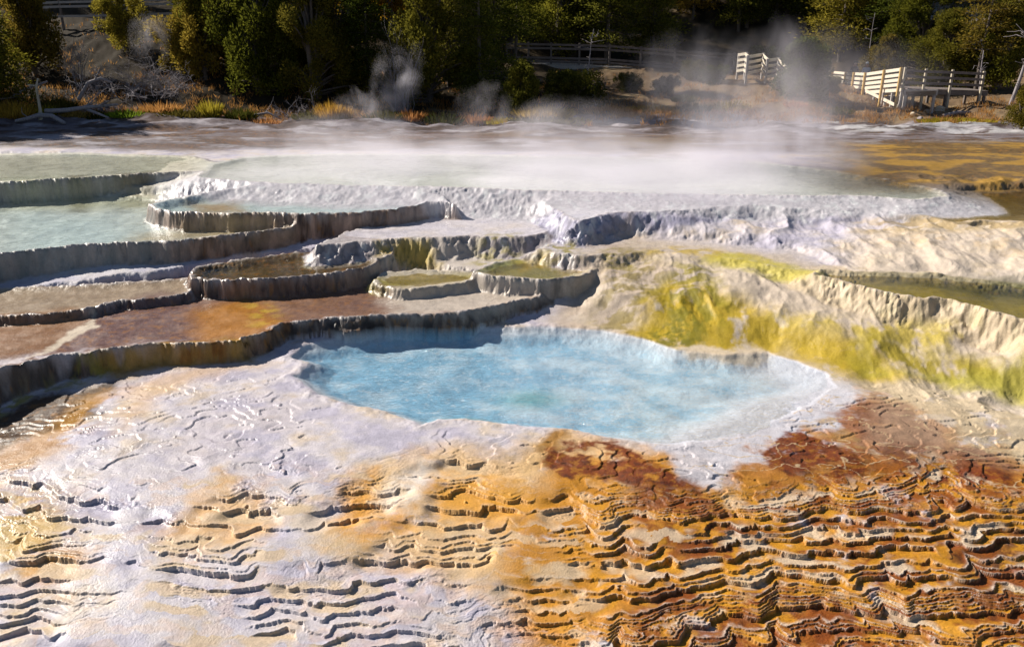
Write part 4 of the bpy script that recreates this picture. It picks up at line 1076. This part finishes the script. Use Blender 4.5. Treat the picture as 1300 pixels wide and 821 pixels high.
def deck(label, A, B, width, mat, side=1):
    """boardwalk deck of planks between two points"""
    o = A.copy(); root = empty('boardwalk', o, 0, label, 'boardwalk')
    d = (B - A); L = d.length; u = d.normalized(); n = Vector((-u.y, u.x, 0)).normalized() * side
    mb = MB(); k = int(L / .16)
    for i in range(k):
        c = u * ((i + .5) * L / k)
        mb.bar(c, c + n * width, L / k * .92, .045)
    mb.build('deck', M[mat], root)
    for off in (.05, width - .05):
        mb = MB(); mb.bar(n * off + Vector((0, 0, -.14)), d + n * off + Vector((0, 0, -.14)), .06, .22); mb.build('beam', M[mat], root)
    for i in range(int(L / 2.4) + 1):
        for off in (.12, width - .12):
            c = u * min(i * 2.4 + .1, L - .1) + n * off
            g_ = gz(A.x + c.x, A.y + c.y) - A.z
            mb = MB(); mb.bar(c + Vector((0, 0, -.25)), Vector((c.x, c.y, min(g_ - .1, c.z - .3))), .12, .12, (1, 0, 0)); mb.build('leg', M[mat], root)
    return root

# right: pale fence running away from the viewer, lit by the sun
zt, zb = z_at(88, 41.5), z_at(91, 58)
ends = [(1146, 41.5, zt), (1100, 46.2, z_at(94.5, 46.2)), (1075, 51.5, z_at(93.5, 51.5)), (1041, 60, z_at(90.5, 60))]
fr = fence('wooden_fence', 'pale sunlit rail fence with crossed braces below its near end, on the right bank', ends, (0, .45, 1.0, 1.55, 2.0, 2.45, 2.95), (0, .27, .52, .76), 'newplank', rh=.16, postmat='ochre')
A = W(1146, 41.5, zt - 1.02); B = W(1100, 46.2, z_at(94.5, 46.2) - 1.0)
o = fr.location
def fpart(name, a, b, w, h, mat):
    mb = MB(); mb.bar(a - o, b - o, w, h); mb.build(name, M[mat], fr)
off = Vector((-.06, -.03, 0))
fpart('beam', A + off, B + off, .05, .17, 'newplank')
lowA, lowB = W(1142, 41.8, z_at(135, 41.8)), W(1101, 46.0, z_at(115, 46.0))
fpart('brace', lowB + off * 2, lowA + off * 2, .05, .16, 'newplank')
fpart('brace', W(1106, 45.6, z_at(127, 45.6)) - off, W(1145, 41.7, z_at(113.5, 41.7)) - off, .05, .14, 'ochre')
for t in (.02, .25, .5, .75, .98):
    p = A.lerp(B, t); mb = MB(); mb.bar(Vector((p.x, p.y, gz(p.x, p.y) - .1)) - o, p - o, .10, .10, (1, 0, 0)); mb.build('leg', M['plank'], fr)
Cc = W(1075, 51.5, z_at(93.5, 51.5) - 1.0); Dd = W(1041, 60, z_at(90.5, 60) - 1.0)
deck('plank boardwalk behind the pale sunlit fence', A + Vector((.1, 0, -.02)), B + Vector((.1, 0, -.02)), 1.7, 'plank', -1)
deck('far stretch of boardwalk under the feet of the walkers', B + Vector((.1, 0.1, -.02)), Cc + Vector((.1, 0, -.02)), 1.7, 'plank', -1)
deck('farthest stretch of boardwalk leading to the stair railing', Cc + Vector((.1, 0.1, -.02)), Dd + Vector((.1, 0, -.02)), 1.7, 'plank', -1)
# dark fence on the right in the shade
fence('wooden_fence', 'dark shaded rail fence at the right behind the pale one', [(1150, 42.8, z_at(88, 42.8)), (1177, 43, z_at(90, 43)), (1211, 43.2, z_at(91, 43.2)), (1252, 43.6, z_at(93, 43.6))], (0.02, 1, 2, 2.97), (.05, .35, .65), 'shadeplank', postmat='palewood', front=1)
deck('shaded boardwalk behind the dark fence', W(1152, 42.9, z_at(113, 42.9)), W(1255, 43.9, z_at(116, 43.9)), 1.6, 'shadeplank', 1)
# stair railing in the steam
sr = [(937, 47.0, z_at(70, 47)), (946, 46.6, z_at(68.5, 46.6)), (951, 45.2, z_at(72.5, 45.2)), (968, 46.8, z_at(69.5, 46.8)), (976, 45.0, z_at(77, 45)), (987, 46.4, z_at(75.5, 46.4)), (1000, 44.0, z_at(87, 44))]
fence('stair_railing', 'white zigzag stair railing standing out of the steam', sr, (0, 1, 2, 3, 4, 5, 5.97), (0, .30, .60, .88), 'newplank', cat='railing', rh=.15, postmat='plank')
# middle fence
fence('wooden_fence', 'long shaded grey fence in the middle below the pines', [(642, 52, z_at(55, 52)), (700, 52, z_at(56, 52)), (772, 52, z_at(58, 52)), (814, 51.5, z_at(61, 51.5)), (857, 51, z_at(64, 51)), (935, 50, z_at(69, 50))], (.02, .5, 1, 1.5, 2.05, 3, 4, 4.5, 4.97), (.04, .27, .85, 1.05), 'shadeplank', postmat='shadeplank')
deck('boardwalk behind the middle fence', W(642, 52.1, z_at(55, 52) - 1.18), W(857, 51.2, z_at(64, 51) - 1.18), 1.6, 'plank', 1)
# upper left fence
fence('wooden_fence', 'dark fence high on the left slope along the top edge', [(50, 50, z_at(3, 50)), (74, 50, z_at(2, 50)), (127, 50, z_at(1, 50)), (181, 50, z_at(-1, 50)), (240, 50.5, z_at(-2, 50.5))], (0.03, 1, 2, 3, 3.97), (.05, .3, .85), 'plank', postmat='shadeplank')
fence('wooden_fence', 'short piece of grey fence seen through the dark trees left of the yellow cottonwood', [(385, 50, z_at(3, 50)), (412, 50, z_at(5, 50)), (440, 50, z_at(7, 50))], (0.05, 1, 1.95), (.05, .3, .6), 'plank', postmat='shadeplank')

# ------------------------------------------------------------------ people on the far boardwalk
def person(px, D, zf, label, rz, coat, hairc, cap=None):
    x = at_x(px, D, zf)
    root = empty('person', (x, D, zf), rz, label, 'person')
    bm_v = [(0, 0, .93), (0, 0, 1.15), (0, .0, 1.38), (0, 0, 1.50), (0, .02, 1.60), (0, .02, 1.70),
            (.18, 0, 1.40), (.24, .02, 1.12), (.20, .16, .92), (-.18, 0, 1.40), (-.24, .02, 1.12), (-.20, .16, .92),
            (.09, 0, .88), (.10, .02, .48), (.10, 0, .06), (.10, .14, .03), (-.09, 0, .88), (-.10, .02, .48), (-.10, 0, .06), (-.10, .14, .03)]
    e = [(0, 1), (1, 2), (2, 3), (3, 4), (4, 5), (2, 6), (6, 7), (7, 8), (2, 9), (9, 10), (10, 11), (0, 12), (12, 13), (13, 14), (14, 15), (0, 16), (16, 17), (17, 18), (18, 19)]
    rad = [.15, .14, .15, .055, .095, .085, .065, .05, .035, .065, .05, .035, .085, .06, .045, .035, .085, .06, .045, .035]
    me = bpy.data.meshes.new('body'); me.from_pydata(bm_v, e, []); me.update()
    b = bpy.data.objects.new('body', me); C.objects.link(b); b.parent = root
    sk = b.modifiers.new('skin', 'SKIN'); b.modifiers.new('sub', 'SUBSURF').levels = 1; b.modifiers['sub'].render_levels = 1
    for i, r_ in enumerate(rad):
        me.skin_vertices[0].data[i].radius = (r_, r_ * (.7 if i < 3 else 1))
    me.skin_vertices[0].data[0].use_root = True
    m, nt, out = new_mat('clothes')
    p = N(nt, 'ShaderNodeBsdfPrincipled', i_Roughness=.9); p.inputs['Base Color'].default_value = coat + (1,)
    tc = N(nt, 'ShaderNodeTexCoord'); sx = N(nt, 'ShaderNodeSeparateXYZ'); nt.links.new(tc.outputs['Object'], sx.inputs[0])
    up = math_node(nt, 'GREATER_THAN', sx.outputs[2], 1.47); lo = math_node(nt, 'LESS_THAN', sx.outputs[2], .9)
    a1 = N(nt, 'ShaderNodeMixRGB'); a1.inputs[1].default_value = coat + (1,); a1.inputs[2].default_value = (.03, .035, .06, 1); nt.links.new(lo, a1.inputs[0])
    a2 = N(nt, 'ShaderNodeMixRGB'); a2.inputs[2].default_value = (.45, .27, .19, 1); nt.links.new(up, a2.inputs[0]); nt.links.new(a1.outputs[0], a2.inputs[1])
    nt.links.new(a2.outputs[0], p.inputs['Base Color']); nt.links.new(p.outputs[0], out.inputs[0])
    me.materials.append(m)
    import bmesh
    hm = bpy.data.meshes.new('hair'); bm = bmesh.new(); bmesh.ops.create_uvsphere(bm, u_segments=16, v_segments=10, radius=.105)
    for v in list(bm.verts):
        if v.co.z < -.02 and v.co.y > -.02: bm.verts.remove(v)
    for v in bm.verts: v.co = Vector((v.co.x, v.co.y * 1.1 + .0, v.co.z * 1.05 + 1.70))
    bm.to_mesh(hm); bm.free()
    m2, nt2, out2 = new_mat('hair'); p2 = N(nt2, 'ShaderNodeBsdfPrincipled', i_Roughness=.7); p2.inputs['Base Color'].default_value = (cap or hairc) + (1,); nt2.links.new(p2.outputs[0], out2.inputs[0])
    hm.materials.append(m2)
    h = bpy.data.objects.new('cap' if cap else 'hair', hm); C.objects.link(h); h.parent = root
    return root
zf = z_at(93.5, 51.5) - 1.0
person(1081, 50.6, zf + .02, 'person in a dark jacket standing behind the pale fence', math.pi, (.02, .02, .03), (.02, .015, .01))
person(1096, 49.6, zf + .02, 'person in light clothes and a pale cap behind the pale fence', 2.4, (.45, .47, .52), (.1, .07, .04), (.6, .58, .56))

# ------------------------------------------------------------------ steam
def steam(px, D, zc, size, rot, density, scale, thr, label, seed, st=(1, .8, .55)):
    me = bpy.data.meshes.new('steam')
    import bmesh
    bm = bmesh.new(); bmesh.ops.create_icosphere(bm, subdivisions=3, radius=1.0); bm.to_mesh(me); bm.free()
    o = bpy.data.objects.new('steam', me); C.objects.link(o)
    o.location = (at_x(px, D, zc), D, zc); o.scale = size; o.rotation_euler = rot
    me.materials.append(steam_material('steam', density, scale, thr, seed=seed, st=st))
    tag(o, label, 'steam', kind='stuff')
steam(655, 23.5, 1.45, (11.5, 6.0, .95), (0, 0, 0), 1.5, .5, .40, 'low veil of white steam lying over the milky back pool', 1.0, (.32, .7, 1.0))
steam(700, 27.5, 1.9, (5.5, 3.0, 1.5), (0, 0, 0), .35, .5, .44, 'drifting shreds of steam over the brown flats behind the pool', 41.0, (.6, .8, .8))
steam(965, 25.0, 2.9, (3.6, 2.8, 3.3), (0, math.radians(-8), 0), 0.7, .45, .42, 'tall pale steam plume rising at the right end of the milky pool', 5.0)
steam(985, 24.0, 2.2, (3.4, 2.8, 1.7), (0, 0, 0), .8, .5, .42, 'bright swirl of steam lifting off the right end of the milky pool', 51.0)
steam(430, 25.0, 2.0, (4.0, 2.2, 1.3), (0, 0, 0), .55, .5, .43, 'ragged wisps of steam over the left half of the milky pool', 61.0, (.7, .8, .8))
steam(690, 24.5, 2.1, (3.8, 2.2, 1.4), (0, 0, 0), .55, .5, .43, 'ragged wisps of steam over the middle of the milky pool', 71.0, (.7, .8, .8))
steam(960, 38, 2.6, (9.5, 4.0, 3.4), (0, 0, 0), .24, .30, .40, 'thin violet mist drifting before the stair railing and fence', 9.0)
steam(505, 37.5, 2.9, (1.5, 1.0, 2.3), (0, math.radians(10), 0), 1.0, .9, .40, 'wispy steam column around the leafless pale shrub', 13.0)
steam(460, 36, 1.9, (1.8, .9, 1.1), (0, 0, 0), .7, 1.3, .42, 'low puff of steam over the straw grass on the shore', 17.0)
steam(618, 36.5, 2.0, (1.8, .9, 1.3), (0, math.radians(20), 0), .45, 1.2, .42, 'small wisp of steam left of the low conical juniper', 21.0)
steam(190, 42.5, 4.6, (1.4, 1.0, 1.6), (0, math.radians(12), 0), .4, 1.2, .43, 'small wisp of steam on the slope above the dead tangle', 25.0)

# ------------------------------------------------------------------ light, sky, camera
SUN_EL, SUN_AZ = math.radians(34), math.radians(66)      # azimuth to the left of the view
sd = Vector((-math.sin(SUN_AZ) * math.cos(SUN_EL), math.cos(SUN_AZ) * math.cos(SUN_EL), math.sin(SUN_EL)))
sl = bpy.data.lights.new('sun', 'SUN'); sl.energy = 5.0; sl.angle = math.radians(.5); sl.color = (1, .94, .84)
so = bpy.data.objects.new('sun', sl); C.objects.link(so); so.rotation_euler = sd.to_track_quat('Z', 'Y').to_euler(); so.location = (-30, 30, 40)
w = bpy.data.worlds.new('World'); bpy.context.scene.world = w; w.use_nodes = True
nt = w.node_tree
sky = nt.nodes.new('ShaderNodeTexSky'); sky.sky_type = 'NISHITA'; sky.sun_disc = False
sky.sun_elevation = SUN_EL; sky.sun_rotation = -SUN_AZ % (2 * math.pi); sky.altitude = 2000
bg = nt.nodes['Background']; bg.inputs[1].default_value = .05
nt.links.new(sky.outputs[0], bg.inputs[0])

cam = bpy.data.cameras.new('camera'); co = bpy.data.objects.new('camera', cam); C.objects.link(co)
co.location = (0, 0, CH); co.rotation_euler = (math.pi / 2 - PITCH, 0, 0)
cam.sensor_width = 36; cam.lens = 36 * FPX / 1300; cam.shift_y = -45.0 / 1300
cam.clip_start = .1; cam.clip_end = 2000
sc = bpy.context.scene; sc.camera = co
sc.view_settings.view_transform = 'Standard'; sc.view_settings.look = 'None'; sc.view_settings.gamma = 1
sc.view_settings.exposure = .68; sc.view_settings.use_curve_mapping = False
sc.render.engine = 'CYCLES'
cy = sc.cycles
cy.use_denoising = True
cy.max_bounces = 6; cy.diffuse_bounces = 2; cy.glossy_bounces = 3; cy.transmission_bounces = 2; cy.transparent_max_bounces = 12; cy.volume_bounces = 2
cy.volume_step_rate = 1.0; cy.volume_max_steps = 96
